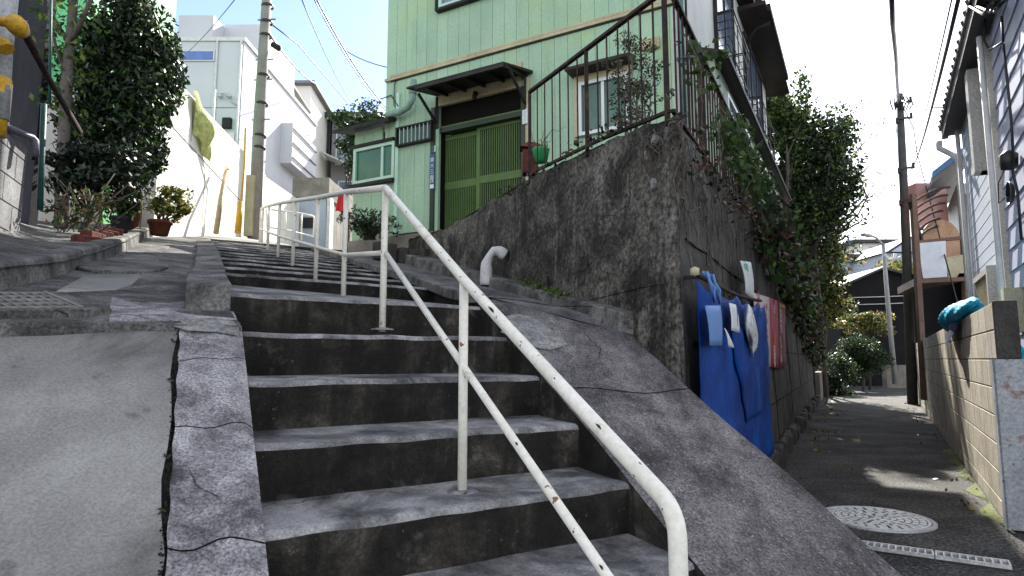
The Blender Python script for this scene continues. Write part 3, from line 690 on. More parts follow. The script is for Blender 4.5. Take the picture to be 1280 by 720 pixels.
while a < aR-.01:
    a1 = min(a+pw, aR)
    if a1 > aDL and a < aDR:
        if a < aDL-.02: b.box(FAC, a+.0025, aDL, 0, -.055, 1.5, ZT); a_s = aDL
        else: a_s = a+.0025
        e_ = min(a1-.0025, aDR)
        if e_ > a_s: b.box(FAC, a_s, e_, 0, -.055, zt1+.2, ZT)
        if a1 > aDR: b.box(FAC, aDR, a1-.0025, 0, -.055, 1.3, ZT)
    else: b.box(FAC, a+.0025, a1-.0025, 0, -.055, (1.9 if a < aDL else 1.3) if a1 > aP else 3.3, ZT)
    a = a1
b.build('front_siding', M['greenwall'], house)
b = MB(); a = aAN
while a < aP-.01:
    a1 = min(a+pw, aP); b.box(FAC, a+.0025, a1-.0025, -.03, -.06, 1.75, zAN-.02 if a1 < aL+.05 else 3.25); a = a1
b.build('annex_siding', M['greenwall'], house)
b = MB(); b.box(FAC, aAN-.05, aDL, .0, -.1, 1.3, 1.88); b.build('plinth', M['concrete'], house)
b = MB(); b.box(FAC, aP-.03, aP+.03, .03, -.05, 1.88, 4.15); b.build('corner_post', M['mintframe'], house)
# annex roof
za = zAN
b = MB(); b.hexa([FAC.p(aAN-.25,.22,za-.06),FAC.p(aP-.02,.22,za-.06),FAC.p(aP-.02,-1.0,za+.28),FAC.p(aAN-.25,-1.0,za+.28),FAC.p(aAN-.25,.22,za),FAC.p(aP-.02,.22,za),FAC.p(aP-.02,-1.0,za+.36),FAC.p(aAN-.25,-1.0,za+.36)])
recalc(b.build('annex_roof', M['trimdark'], house))
b = MB(); b.box(FAC, aAN, aAN+.06, -.06, -4, 1.4, za); b.build('annex_side', M['greenwall'], house)
# side (alley) wall, ground floor bay, pent roof, upper wall
b = MB(); b.box(SIDE, .0, 8.4, 0, -.15, 1.3, 7.3); b.build('side_wall', M['paleside'], house)
b = MB(); b.box(FAC, aL, aL+.12, -.07, -7.5, 1.3, 7.3); b.build('side_wall', M['greenwall'], house)
b = MB(); b.box(SIDE, .35, 8.2, .28, .003, 1.3, 3.72); b.build('ground_floor_bay', M['bayside'], house)
b = MB()
b.hexa([SIDE.p(.25,.0,3.76),SIDE.p(.25,.42,3.72),SIDE.p(8.4,.42,3.72),SIDE.p(8.4,0,3.76),SIDE.p(.25,.0,3.92),SIDE.p(.25,.42,3.765),SIDE.p(8.4,.42,3.765),SIDE.p(8.4,0,3.92)])
recalc(b.build('pent_roof', M['browndark'], house))
b = MB(); b.box(SIDE, .2, 8.4, .42, .46, 3.69, 3.75); b.build('gutter', M['trimdark'], house)
b = MB(); b.box(FAC, aL-.02, aR+.3, .22, -8.3, 7.3, 7.42); b.build('roof', M['rooftile'], house)
b = MB(); b.box(SIDE, 4.4, 8.9, .50, -.2, 6.52, 6.60); b.build('eave', M['browndark'], house)
b = MB(); b.box(SIDE, 2.2, 4.9, .28, -.2, 6.72, 6.80); b.build('eave', M['trimdark'], house)
b = MB(); b.box(SIDE, 4.6, 8.0, .56, .50, 6.50, 6.62); b.tube([SIDE.p(5.0,.5,6.45), SIDE.p(5.0,.25,6.40), SIDE.p(5.0,.04,6.1)], .03, 8); b.build('gutter', M['trimdark'], house)
b = MB(); b.tube([FAC.p(aR-.03,.06,1.4), FAC.p(aR-.03,.06,7.3)], .042, 10)
for z in (2.3, 3.6, 4.9): b.box(FAC, aR-.085, aR+.03, .11, .0, z, z+.03)
b.build('downpipe', M['bluepipe'], house)
def window(fr, a0, a1, z0, z1, gm, fm, off=0, mull=(.5,), fw=.04, dep=.05, parent=house, name='window', lab=None):
    b = MB()
    b.box(fr, a0, a0+fw, off+dep, off+.002, z0, z1); b.box(fr, a1-fw, a1, off+dep, off+.002, z0, z1)
    b.box(fr, a0+fw, a1-fw, off+dep-.002, off+.002, z0, z0+fw); b.box(fr, a0+fw, a1-fw, off+dep-.002, off+.002, z1-fw, z1)
    for m_ in mull:
        c = a0+(a1-a0)*m_; b.box(fr, c-fw*.45, c+fw*.45, off+dep*.8, off+.004, z0+fw, z1-fw)
    w_ = b.build(name, fm, parent)
    g_ = MB(); g_.box(fr, a0+fw*.9, a1-fw*.9, off+dep*.45, off+.001, z0+fw*.9, z1-fw*.9); g_.build('pane', gm, w_)
    return w_
# annex window
a0, zt = FAC.on(444, 187, .0); a1, zb = FAC.on(494, 222, .0); z0 = (FAC.on(444,232)[1]+zb)/2
w_ = window(FAC, a0, a1, z0, (zt+FAC.on(494,177)[1])/2, M['glassg'], M['mintframe'], -.03, (.7,), .05, .07)
b = MB(); b.box(FAC, a0-.05, a1, .07, .0, zt-.0, zt+.045); b.build('head_trim', M['trimdark'], w_)
b = MB(); b.box(FAC, a0-.04, a1, .08, .0, z0-.06, z0-.01); b.build('sill', M['trimdark'], w_)
# louvre window
a0, zt = FAC.on(499, 162); a1, zb = FAC.on(543, 176)
w_ = window(FAC, a0, a1, zb+.0, zt, M['glassg'], M['trimdark'], 0, (), .025, .09)
b = MB()
for i in range(1, 9):
    c = a0+(a1-a0)*i/9; b.box(FAC, c-.006, c+.006, .08, .065, zb, zt)
b.build('bars', M['alu'], w_)
# upper window
a0, z0 = FAC.on(551, 13); 
w_ = window(FAC, a0, a0+1.5, z0, z0+1.1, M['glassb'], M['mintframe'], 0, (.5,), .05, .07)
b = MB(); b.box(FAC, a0-.04, a0+1.54, .09, .0, z0-.045, z0-.005); b.build('sill', M['trimdark'], w_)
b = MB(); b.box(FAC, a0-.05, a0-.01, .09, 0, z0-.04, z0+1.1); b.build('side_trim', M['trimdark'], w_)
# right window with little roof
a0, zt = FAC.on(725, 106); a1, zb = FAC.on(787, 152)
w_ = window(FAC, a0, a1, FAC.on(725,172)[1], zt, M['glassw'], M['alu'], 0, (.5,), .045, .07)
b = MB(); b.box(FAC, a0-.07, a1+.05, .05, .003, zt+.0, zt+.10); b.box(FAC, a0-.07, a0-.005, .05, .003, FAC.on(725,172)[1], zt); b.build('trim', M['cream'], w_)
b = MB(); zz = zt+.10
b.hexa([FAC.p(a0-.1,.0,zz),FAC.p(a1+.1,0,zz),FAC.p(a1+.1,.28,zz-.0),FAC.p(a0-.1,.28,zz-.0),FAC.p(a0-.1,0,zz+.12),FAC.p(a1+.1,0,zz+.12),FAC.p(a1+.1,.28,zz+.04),FAC.p(a0-.1,.28,zz+.04)])
recalc(b.build('awning', M['browndark'], w_))
a0, zt = FAC.on(803, 52); a1, zb = FAC.on(825, 60); b = MB(); b.box(FAC, a0, a1, .05, 0, zb, zt)
for i in range(5): b.box(FAC, a0+.02, a1-.02, .062, .05, zb+(zt-zb)*(i+.2)/5, zb+(zt-zb)*(i+.7)/5)
b.build('vent', M['cream'], house)
# cable trunk band
b = MB()
zl = FAC.on(484, 104)[1]; zr = FAC.on(800, 8)[1]; zband = (zl+zr)/2
b.box(FAC, aL, aR, .045, .001, zband-.045, zband+.0); b.box(FAC, aL+.1, aR, .04, .001, zband+.006, zband+.035)
b.build('cable_trunk', M['cream'], house)
b = MB(); b.box(FAC, aL+.1, aR, .02, .001, zband-.06, zband-.048)
b.tube([P_ for P_ in [FAC.p(aL+.22,.02,zband-.05), FAC.p(aL+.18,.02,zband-.12), FAC.p(aL+.18,.02,zband-.45), FAC.p(aL+.32,.02,zband-.6)]], .008, 6)
b.tube([FAC.p(aL-.1,.02,zband-.3), FAC.p(aL+.12,.02,zband-.28), FAC.p(aL+.28,.03,zband-.5)], .009, 6)
b.build('cable', M['black'], house)
# canopy over the door
cz = []
q1 = FAC.on(508, 109, .62); q2 = FAC.on(629, 82, .62)
zc = (q1[1]+q2[1])/2; ca0 = q1[0]; ca1 = FAC.on(662, 84, .1)[0]
b = MB()
b.hexa([FAC.p(ca0,.62,zc),FAC.p(q2[0],.62,zc),FAC.p(ca1,0.0,zc+.10),FAC.p(ca0+.1,0.0,zc+.10),FAC.p(ca0,.62,zc+.03),FAC.p(q2[0],.62,zc+.03),FAC.p(ca1,0.0,zc+.14),FAC.p(ca0+.1,0.0,zc+.14)])
can = recalc(b.build('canopy', M['trimdark'], house))
b = MB(); b.bar(FAC.p(ca0+.16,.60,zc-.02), FAC.p(q2[0],.60,zc-.02), .05, .04)
for a in np.linspace(ca0+.3, ca1-.12, 5): b.bar(FAC.p(a,.57,zc-.015), FAC.p(a,.02,zc+.07), .03, .04)
b.build('rafters', M['browndark'], can)
for a in (aDL-.02, ca1-.10):
    b = MB(); b.bar(FAC.p(a,.02,zc-.34), FAC.p(a,.48,zc-.04), .03, .035); b.bar(FAC.p(a,.02,zc-.4), FAC.p(a,.02,zc+.08), .05, .04); b.build('bracket', M['trimdark'], can)
zt1 = FAC.on(552, 124)[1]; zt2 = FAC.on(552, 133)[1]
b = MB(); b.box(FAC, aDL, aDR, .03, -.03, zt2, zt1+.25); b.build('lintel', M['cream'], house)
b = MB(); q = FAC.p(*[FAC.on(597,121)[0], .09, FAC.on(597,121)[1]]); b.lathe(q+Vector((0,0,-.05)), [(0,-.03),(.03,-.02),(.035,.03),(.02,.06),(.0,.06)], 12); b.bar(q+Vector((0,0,.02))-FAC.out*.09, q+Vector((0,0,.03)), .05, .05); b.build('door_lamp', M['trimdark'], house)
# recess and sliding doors
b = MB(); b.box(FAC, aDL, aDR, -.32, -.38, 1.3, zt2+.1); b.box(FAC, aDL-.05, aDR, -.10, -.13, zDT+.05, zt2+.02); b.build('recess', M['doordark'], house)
b = MB()
for a in (aDL-.13, aDR-.01): b.box(FAC, a, a+.07, .03, -.1, 1.5, zt2)
b.box(FAC, aDL-.06, aDR, -.02, -.16, zDT-.035, zDT+.035); b.build('door_frame', M['doordark'], house)
b = MB(); b.box(FAC, aDR+.065, aDR+.13, .035, .0, 1.3, zt1); b.build('door_post', M['cream'], house)
b = MB(); b.box(FAC, aDL-.055, aDR-.012, -.025, -.12, zDT-.0, zDT+.06); b.build('door_head', M['doorgreen'], house)
am = FAC.on(598, 190, -.12)[0]; aDl = aDL-.055; 
zmid = FAC.on(598, 225, -.12)[1]
for i, (x0, x1, of) in enumerate(((aDl, am+.03, -.17), (am-.03, aDR-.012, -.12))):
    d = thing  # placeholder
    b = MB(); fw = .055; zt_ = zDT-.005 - (.04 if i == 0 else 0)
    b.box(FAC, x0, x0+fw, of, of-.035, zB, zt_); b.box(FAC, x1-fw, x1, of, of-.035, zB, zt_)
    b.box(FAC, x0+fw, x1-fw, of-.002, of-.033, zt_-.07, zt_); b.box(FAC, x0+fw, x1-fw, of-.002, of-.033, zmid-.055, zmid+.055); b.box(FAC, x0+fw, x1-fw, of-.002, of-.033, zB, zB+.1)
    dr = b.build('sliding_door', M['doorgreen'], house)
    b = MB(); n = 19
    for j in range(n):
        c = x0+fw+(x1-x0-2*fw)*(j+.5)/n; b.box(FAC, c-.0065, c+.0065, of-.006, of-.026, zB+.1, zmid-.055); b.box(FAC, c-.0065, c+.0065, of-.006, of-.026, zmid+.055, zt_-.07)
    b.build('slats', M['doorgreen'], dr)
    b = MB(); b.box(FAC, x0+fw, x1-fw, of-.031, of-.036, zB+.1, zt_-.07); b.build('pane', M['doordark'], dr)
# elbow pipe, meter pipes
b = MB(); hp = []
for u, v in ((517,100),(516,113),(515,124),(510,134),(500,140),(484,144)):
    a, z = FAC.on(u, v, .14); hp.append(FAC.p(a, .14, z))
b.tube(hp, .052, 12); b.tube([hp[1]+Vector((0,0,.06)), hp[1]+Vector((0,0,-.06))], .062, 12)
b.build('flue_pipe', M['mintpipe'], house)
# address plates
a, z = FAC.on(541.5, 193, .02); zb_ = FAC.on(541.5, 237, .02)[1]
hh = z-zb_
pl = MB(); pl.box(FAC, a-.045, a+.045, .045, .036, zb_, z); plate = pl.build('address_plate', M['plateblue'], house)
for i, ch in enumerate(['東','大','三','番']):
    text(ch, .078, FAC.p(a-.038, .0455, z-.12-i*.088), FAC.al, (0,0,1), M['inkwhite'], 'lettering', plate)
text('24', .08, FAC.p(a-.042, .0455, zb_+.10), FAC.al, (0,0,1), M['inkwhite'], 'lettering', plate, sx=.9)
pl = MB(); pl.box(FAC, a-.035, a+.035, .0456, .046, zb_+.015, zb_+.075); pl.build('lettering', M['inkwhite'], plate)
pl = MB(); pl.box(FAC, a-.025, a+.05, .03, .003, z+.03, z+.13); pl.build('name_plate', M['mintframe'], house)
a, z = FAC.on(656.5, 155, .05); pl = MB(); pl.box(FAC, a-.04, a+.04, .062, .036, z, z+.2); pn = pl.build('number_plate', M['paper'], house)
for i in range(4): text('七五三二'[i], .04, FAC.p(a-.02, .0625, z+.15-i*.045), FAC.al, (0,0,1), M['inkgreen'], 'lettering', pn)
# side windows
w1 = window(SIDE, 1.95, 3.6, 4.45, 6.4, M['glassb'], M['trimdark'], 0, (.5,), .05, .06)
w2 = window(SIDE, 4.9, 7.3, 4.2, 6.35, M['glassb'], M['trimdark'], 0, (.33,.66), .05, .06)
w3 = window(SIDE, .9, 2.9, 2.35, 3.5, M['glassb'], M['alu'], .28, (.5,), .05, .06)
w4 = window(SIDE, 3.6, 6.2, 1.6, 3.5, M['glassb'], M['alu'], .28, (.25,.5,.75), .05, .06)
for w_, a0, a1, z0, z1 in ((w1, 2.0, 3.5, 4.45, 5.2), (w2, 4.9, 7.2, 4.25, 4.95)):
    b = MB()
    for z in np.linspace(z0, z1, 7): b.tube([SIDE.p(a0,.05,z), SIDE.p(a0,.24+.05*math.sin(z*9),z), SIDE.p(a1,.24+.05*math.sin(z*9),z), SIDE.p(a1,.05,z)], .008, 5)
    for a in np.linspace(a0, a1, 4): b.tube([SIDE.p(a,.26,z0-.03), SIDE.p(a,.26,z1+.02)], .009, 5)
    b.tube([SIDE.p(a0,.05,z1+.03), SIDE.p(a0,.28,z1+.03), SIDE.p(a1,.28,z1+.03), SIDE.p(a1,.05,z1+.03)], .015, 6)
    b.build('grille', M['black'], w_)

# ---------------------------------------------------------------- fences on the wall
def onS(u, v, off=-.09): return SW.on(u, v, off)
fence = thing('iron_fence', 'rusty dark iron fence with thin upright bars on top of the wall above the stairs', 'fence', tuple(SW.p(1, -.09, 1.5)))
ap0, zp0 = onS(662, 115); ap1, zp1 = onS(833, -14)
aps = [onS(u, 100)[0] for u in (662,671.5,680.7,690,699.6,710,721.6,733,747,759,773,787,802,818,833)]
ZR = lambda a: zp1+(zp0-zp1)*(a-ap1)/(ap0-ap1)
wt = lambda a: interp(topS, a)
b = MB(); b.bar(SW.p(ap1,-.09,ZR(ap1)), SW.p(ap0,-.09,ZR(ap0)), .035, .022); b.build('top_rail', M['rust'], fence)
b = MB(); pts = [SW.p(a,-.09,wt(a)+.035) for a in np.linspace(ap1, ap0, 12)]
for i in range(11): b.bar(pts[i], pts[i+1], .025, .02)
b.build('bottom_rail', M['rust'], fence)
for i, a in enumerate(aps):
    big = i in (0, 7, 14)
    b = MB(); b.bar(SW.p(a,-.09,wt(a)-.05 if big else wt(a)+.04), SW.p(a,-.09,ZR(a)), .028 if big else .0105, .028 if big else .0105); b.build('post' if big else 'bar', M['rust'], fence)
fence2 = thing('iron_fence', 'rusty dark iron fence overgrown with ivy along the top of the wall above the alley', 'fence', tuple(AW.p(3, -.09, 1.5)))
c0 = SW.p(ap1, -.09, 0); aa0 = (c0-AW.o).dot(AW.al); zr2 = zp1
wa = lambda a: interp(topA, a)
b = MB(); b.bar(AW.p(aa0,-.09,zr2), AW.p(8.5,-.09,zr2+.03), .035, .022); b.build('top_rail', M['rust'], fence2)
b = MB(); b.bar(AW.p(aa0,-.09,wa(0)+.05), AW.p(8.5,-.09,wa(5)+.0), .025, .02); b.build('bottom_rail', M['rust'], fence2)
a = aa0+.105; i = 1
while a < 8.5:
    big = i % 8 == 0
    b = MB(); b.bar(AW.p(a,-.09,wa(a)-.05 if big else wa(a)+.02), AW.p(a,-.09,zr2), .026 if big else .0105, .026 if big else .0105); b.build('post' if big else 'bar', M['rust'], fence2)
    a += .115; i += 1

# ivy on the alley fence and over the wall
iv = thing('ivy', 'green ivy hanging over the alley side fence', 'climbing plant', tuple(AW.p(3, .05, 1.6)))
mb = MB(); cl = []
for i in range(110):
    a = .5+7.5*rg.random()**.8; cl.append((AW.p(a, -.03+.06*rg.random(), 2.02-.35*rg.random()**2*(1 if a > 1 else .5)), (.16,.07,.12), 26))
for i in range(60):
    a = 1.4+3.6*rg.random(); cl.append((AW.p(a, .02, 1.55+.4*rg.random()), (.1,.06,.12), 16))
leaves(mb, cl, .055, rg, 2, .6, .8); mb.build('leaves', [M['lf_ivy'], M['lf_mid']], iv)
mb = MB()
for i in range(26):
    a = .15+6*rg.random(); p = AW.p(a, -.05, 2.0); pts = [p]
    for j in range(6): p = p+Vector((rg.normal()*.03, rg.normal()*.03, -.11)); pts.append(p)
    mb.tube(pts, .004, 4)
mb.build('stems', M['twig'], iv)
dv = thing('dry_vine', 'leafless tangled grey-brown creeper clinging to the top corner of the blackened wall', 'climbing plant', tuple(SW.p(.1, .03, 1.2)))
mb = MB()
def crawl(fr, a, z, n, da, dz, off, r):
    pts = []; va, vz = da, dz
    for j in range(n):
        pts.append(fr.p(a, -BAT*(z-ROAD)+off+.012*math.sin(j*1.7), z)); va += rg.normal()*.012; vz += rg.normal()*.012-.001; a += va; z += vz
        if a < .0: a = .01; va = abs(va)
    if len(pts) > 1: mb.tube(pts, r, 5, True, [r*(1-.7*j/n) for j in range(n)])
for i in range(28): crawl(AW, .05+.9*rg.random(), 1.40-.25*rg.random(), 10, .03*rg.normal(), -.04, .02, .0045)
for i in range(30): crawl(SW, .02+.5*rg.random(), 1.40-.12*rg.random(), 8, .02*rg.normal(), -.03, .02, .004)
for i in range(26): crawl(AW, 1+5*rg.random(), 1.45-.1*rg.random(), 11, .04*rg.normal(), -.05, .02, .005)
for i in range(5): crawl(AW, .1+.3*i, .9-.1*i, 16, .06, -.01+.02*rg.normal(), .025, .006)
for i in range(3): crawl(AW, .8+.5*i, 1.2, 22, .012, -.05, .025, .005)
mb.build('stems', M['twig'], dv)
mb = MB(); cl = [(AW.p(.1+3*rg.random(), .05, 1.35-.3*rg.random()), (.1,.05,.08), 8) for i in range(40)]+[(SW.p(.1+2.4*rg.random(), .0, 1.50), (.14,.05,.03), 9) for i in range(24)]
leaves(mb, cl, .035, rg, 2, .3, .7); mb.build('dry_leaves', [M['lf_brown'], M['lf_dark']], dv)
# russet creeper over the far half of the alley wall
cr = thing('creeper', 'russet and green creeper spilling over the far end of the alley wall', 'climbing plant', tuple(AW.p(8, .1, .6)))
mb = MB(); cl = []
for i in range(150):
    a = 3.6+11*rg.random(); z = wa(a)+.15-(.15+.10*a)*rg.random()**1.6*.9; cl.append((AW.p(a, .06+.1*rg.random(), z), (.28,.14,.2), 34))
leaves(mb, cl, .085, rg, 3, .8, .75); mb.build('leaves', [M['lf_brown'], M['lf_mid'], M['lf_dark']], cr)
mb = MB(); cl = [(AW.p(4+8*rg.random(), .16, wa(6)-.1-.5*rg.random()), (.2,.08,.15), 14) for i in range(28)]
leaves(mb, cl, .10, rg, 2, .8, .8); mb.build('green_leaves', [M['lf_mid'], M['lf_lit']], cr)
mb = MB()
for i in range(26): crawl(AW, 4+9*rg.random(), wa(7)-.05, 16, .03, -.05, .05, .008)
mb.build('stems', M['twig'], cr)
# moss tuft and weeds on the ledge
wd = MB(); cl = []
for u, v in ((655,353),(668,357),(680,362),(690,365),(700,368)):
    a, z = SW.on(u, v, .08); cl.append((SW.p(a,.06,z+.0), (.06,.03,.03), 40))
leaves(wd, cl, .03, rg, 1, -.5, .6); tag(wd.build('weeds', [M['lf_lit']]), 'low yellow-green weeds growing along the ledge at the foot of the dark wall', 'weeds')

# shrub in the yard
sh = thing('slender_shrub', 'slender reddish-green shrub behind the iron fence in front of the small window', 'shrub', tuple(SW.p(.9, -.75, 1.45)))
bs = aty(790, 158, 5.0); bs.z = 1.45; mb = MB(); tips = [aty(u, v, 5.0+.3*rg.normal()) for u, v in ((772,95),(800,80),(790,60),(812,100),(778,120),(765,80),(805,60),(822,85),(795,110),(782,50))]
branchy(mb, bs, tips, .012, rg); mb.build('trunk', M['bark'], sh)
mb = MB(); cl = [(t, (.11,.11,.07), 34) for t in tips]+[(t.lerp(bs, .35)+Vector(rg.normal(size=3))*.04, (.12,.12,.07), 26) for t in tips]
leaves(mb, [(c_, r_, n_*3) for c_, r_, n_ in cl], .036, rg, 3, .2, .4); mb.build('foliage', [M['lf_brown'], M['lf_mid'], M['lf_dark']], sh)
# pot things behind the fence
pt = thing('plant_pot', 'bright green plastic pot with dry stems behind the fence post by the door', 'plant pot', tuple(aty(676, 203, 5.8)))
q = aty(676, 203, 5.8); mb = MB(); mb.lathe(q, [(.0,0),(.06,0),(.085,.12),(.09,.13),(.075,.13)], 14); mb.build('pot', M['greenpot'], pt)
mb = MB(); branchy(mb, q+Vector((0,0,.1)), [q+Vector((rg.normal()*.12, rg.normal()*.1, .22+.1*rg.random())) for i in range(9)], .006, rg); mb.build('stems', M['twig'], pt)
mb = MB(); q = aty(666, 192, 5.9); mb.abox(q.x-.10,q.x+.05,q.y-.05,q.y+.1,q.z-.2,q.z+.03); mb.hexa([q+Vector(d) for d in ((-.12,-.08,.05),(.13,-.08,.03),(.13,.1,.03),(-.12,.1,.05),(-.04,-.02,.12),(.05,-.02,.1),(.05,.08,.1),(-.04,.08,.12))])
tag(mb.build('planter_box', M['brick']), 'small reddish box with a peaked lid tucked behind the fence beside the door', 'box')

# ---------------------------------------------------------------- tarp, rod, papers, posters on the alley wall
OFR = .05
a0, z0 = AW.on(871, 343, OFR); a1, z1 = AW.on(951, 376, OFR)
rod = MB(); pts = [AW.p(a0-.05, OFR, z0+.01)]+[AW.p(a0+(a1-a0)*t, OFR, z0+(z1-z0)*t-.03*math.sin(PI*t)) for t in np.linspace(0, 1, 8)]
rod.tube(pts, .014, 8); rt = thing('hanging_rod', 'grey pole fixed along the alley wall above the blue sheet', 'pole', tuple(pts[0])); rod.build('rod', M['rust'], rt)
b = MB(); b.lathe(pts[0], [(0,-.026),(.024,-.016),(.024,.016),(0,.026)], 12); b.build('end_cap', M['cream'], rt)
b = MB()
for t in (.05, .5, .95): q = AW.p(a0+(a1-a0)*t, OFR, z0+(z1-z0)*t); b.bar(q, q-AW.out*.12, .02, .02)
b.build('bracket', M['rust'], rt)
ts = MB(); NU = 60; NV = 26
zbot = AW.on(955, 572, .05)[1]
def tarp(u, v):
    a = a0+.0+(a1-a0+.06)*u; zt = z0+(z1-z0)*u-.03*math.sin(PI*u) - .05*abs(math.sin(u*PI*5.0))**.7*(1-v)**2 - .02
    z = zt+(zbot-zt)*v
    o = .045+.03*u+(.010*math.sin(u*19+1.5*v)*(.35+v*.5)+.006*math.sin(u*47+3*v)*(1-v)+.012*math.exp(-((v-.62-.2*u)/.04)**2)*(u < .6)+.006*math.sin(9*v+5*u)+.004*math.sin(31*v+17*u)+.006*abs(math.sin(u*PI*4+.3*v))**.3+.005*abs(math.sin(v*PI*3.5+.2*u))**.3)*min(1, .25+u*3)
    return AW.p(a, o, z)
grid_surface(ts, tarp, NU, NV, True)
th_ = thing('blue_tarp', 'creased blue plastic sheet hung from the rod on the alley wall', 'tarp', tuple(AW.p((a0+a1)/2, .1, zbot)))
ob = ts.build('sheet', M['tarp'], th_); so = ob.modifiers.new('thick', 'SOLIDIFY'); so.thickness = .004
# fold-over flap with pocket
fl = MB()
def flap(u, v):
    q = tarp(.30+.30*u+.14*v, .16+.52*v); return q+AW.out*(.012+.02*math.sin(PI*v)*math.sin(PI*u))
grid_surface(fl, flap, 12, 14, True); o = fl.build('fold', M['tarp'], th_); so = o.modifiers.new('thick','SOLIDIFY'); so.thickness = .006
tie = MB()
for t in (.06, .12):
    c = AW.p(a0+(a1-a0)*t, OFR, z0+(z1-z0)*t); tie.tube([c+Vector((0,0,.03))+AW.out*.02, c+AW.out*.035+Vector((0,0,-.04)), c+AW.al*.08+AW.out*.04+Vector((0,0,-.13)), c+AW.al*.12+AW.out*.035+Vector((0,0,-.05)), c+Vector((0,0,.03))], .009, 6)
tie.build('tie_cord', M['paperblue'], th_)
def sheet(name, px, off, m, lab, cat, curl=.007, group=None, parent=None, n=6):
    """flexible paper: four image corners placed on the wall plane"""
    q = [AW.p(*(lambda r: (r[0], off, r[1]))(AW.on(u, v, off))) for u, v in px]   # tl tr br bl
    mb = MB()
    def f(u, v):
        p = q[0].lerp(q[1], u).lerp(q[3].lerp(q[2], u), v); return p+AW.out*(curl*math.sin(PI*v)*(1 if u > .5 else .6)+curl*.6*math.sin(3*u+2*v))
    grid_surface(mb, f, n, n, True); o = mb.build(name, m, parent)
    so = o.modifiers.new('thick', 'SOLIDIFY'); so.thickness = .003
    if parent is None: tag(o, lab, cat, group)
    return o, q
sheet('notice', [(881,382),(900,382),(903,432),(886,432)], .11, M['paperblue'], 'pale blue translucent printed notice on the left of the blue sheet', 'notice')
o, q = sheet('notice', [(911,379),(919,381),(925,416),(913,413)], .11, M['paper'], 'small white notice with dark print in the middle of the blue sheet', 'notice', .008)
for i in range(3): text('|||'[i], .09, q[0].lerp(q[3], .3+.2*i)+AW.al*.10+AW.out*.03, AW.al, (0,0,1), M['inkdark'], 'lettering', o)
sheet('paper_scrap', [(905,410),(909,418),(918,435),(909,433)], .11, M['paper'], 'torn triangular scrap of white paper low on the blue sheet', 'paper')
bgm = MB(); _b = AW.on(938,409,.12); cc = AW.p(_b[0], .12, _b[1])
def bagf(u, v):
    th = 2*PI*u; r = math.sin(PI*min(1, max(0, v)))**.6
    w_ = (.12+.26*v)*(1+.12*math.sin(3*th)); return cc+AW.al*(math.cos(th)*r*w_+.14*(v-.4))+AW.out*(math.sin(th)*r*.035)+Vector((0,0,.17-.32*v+.03*math.sin(5*th)*v-.05*math.cos(th)*v))
grid_surface(bgm, bagf, 16, 10, True); tag(bgm.build('plastic_bag', M['bag']), 'crumpled milky plastic bag hooked on the right of the blue sheet', 'bag')
# leaflet sticking up, posters
def poster(px, off, m, lab, parts):
    o, q = sheet('poster', px, off, m, lab, 'poster', .004)
    return o, q
o, q = sheet('leaflet', [(925,326),(938,328),(943,375),(930,366)], .05, M['paper'], 'pale narrow leaflet with green heading sticking up above the rod', 'leaflet', .015)
for _v in (.12,.2): text('ごみ収集', .045, q[0].lerp(q[3], _v)+AW.out*.02+AW.al*.04, AW.al, (0,0,1), M['inkgreen'], 'lettering', o, sx=1.3)
def strips(o, q, items):
    for m, u0, u1, v0, v1 in items:
        mb = MB(); f = lambda u, v: q[0].lerp(q[1], u).lerp(q[3].lerp(q[2], u), v)+AW.out*.012
        mb.add([f(u0,v0), f(u0,v1), f(u1,v1), f(u1,v0)], [(0,1,2,3)]); mb.build('print', m, o)
zz = AW.out*.0145
def glyphs(o, q, chars, u, v0, dv, size, m, sx=1):
    for i, ch in enumerate(chars):
        p = q[0].lerp(q[1], u).lerp(q[3].lerp(q[2], u), v0+i*dv)+AW.out*.016; text(ch, size, p, AW.al, (0,0,1), m, 'lettering', o, .001, sx=sx)
mb = MB()
o1, q1_ = sheet('poster', [(942,366),(962,372),(964,459),(944,456)], -.022, M['posterpink'], 'washed-out pale poster with red characters beside the blue sheet', 'poster', .0)
glyphs(o1, q1_, '安心安全町', .12, .17, .165, .19, M['inkred'], 1.2)
glyphs(o1, q1_, 'みんなの', .62, .2, .2, .15, M['inkred'], 1.1)
o2, q2_ = sheet('poster', [(962,372),(972,376),(973,461),(964,459)], -.019, M['posterred'], 'bright red poster with yellow characters between two other posters', 'poster', .0)
glyphs(o2, q2_, '火の', .3, .62, .12, .14, M['inkyellow'], 1.2); glyphs(o2, q2_, '用心', .2, .86, .12, .18, M['inkwhite'], 1.2)
glyphs(o2, q2_, 'る', .3, .22, .1, .14, M['inkwhite'], 1.2)
o3, q3_ = sheet('poster', [(972,376),(981,381),(982,459),(973,461)], -.022, M['postermar'], 'dark maroon poster with bold white characters at the right of the row', 'poster', .0)
glyphs(o3, q3_, '日本しん', .15, .3, .2, .2, M['inkwhite'], 1.3); strips(o3, q3_, [(M['inkyellow'], .15, .9, .03, .07)])

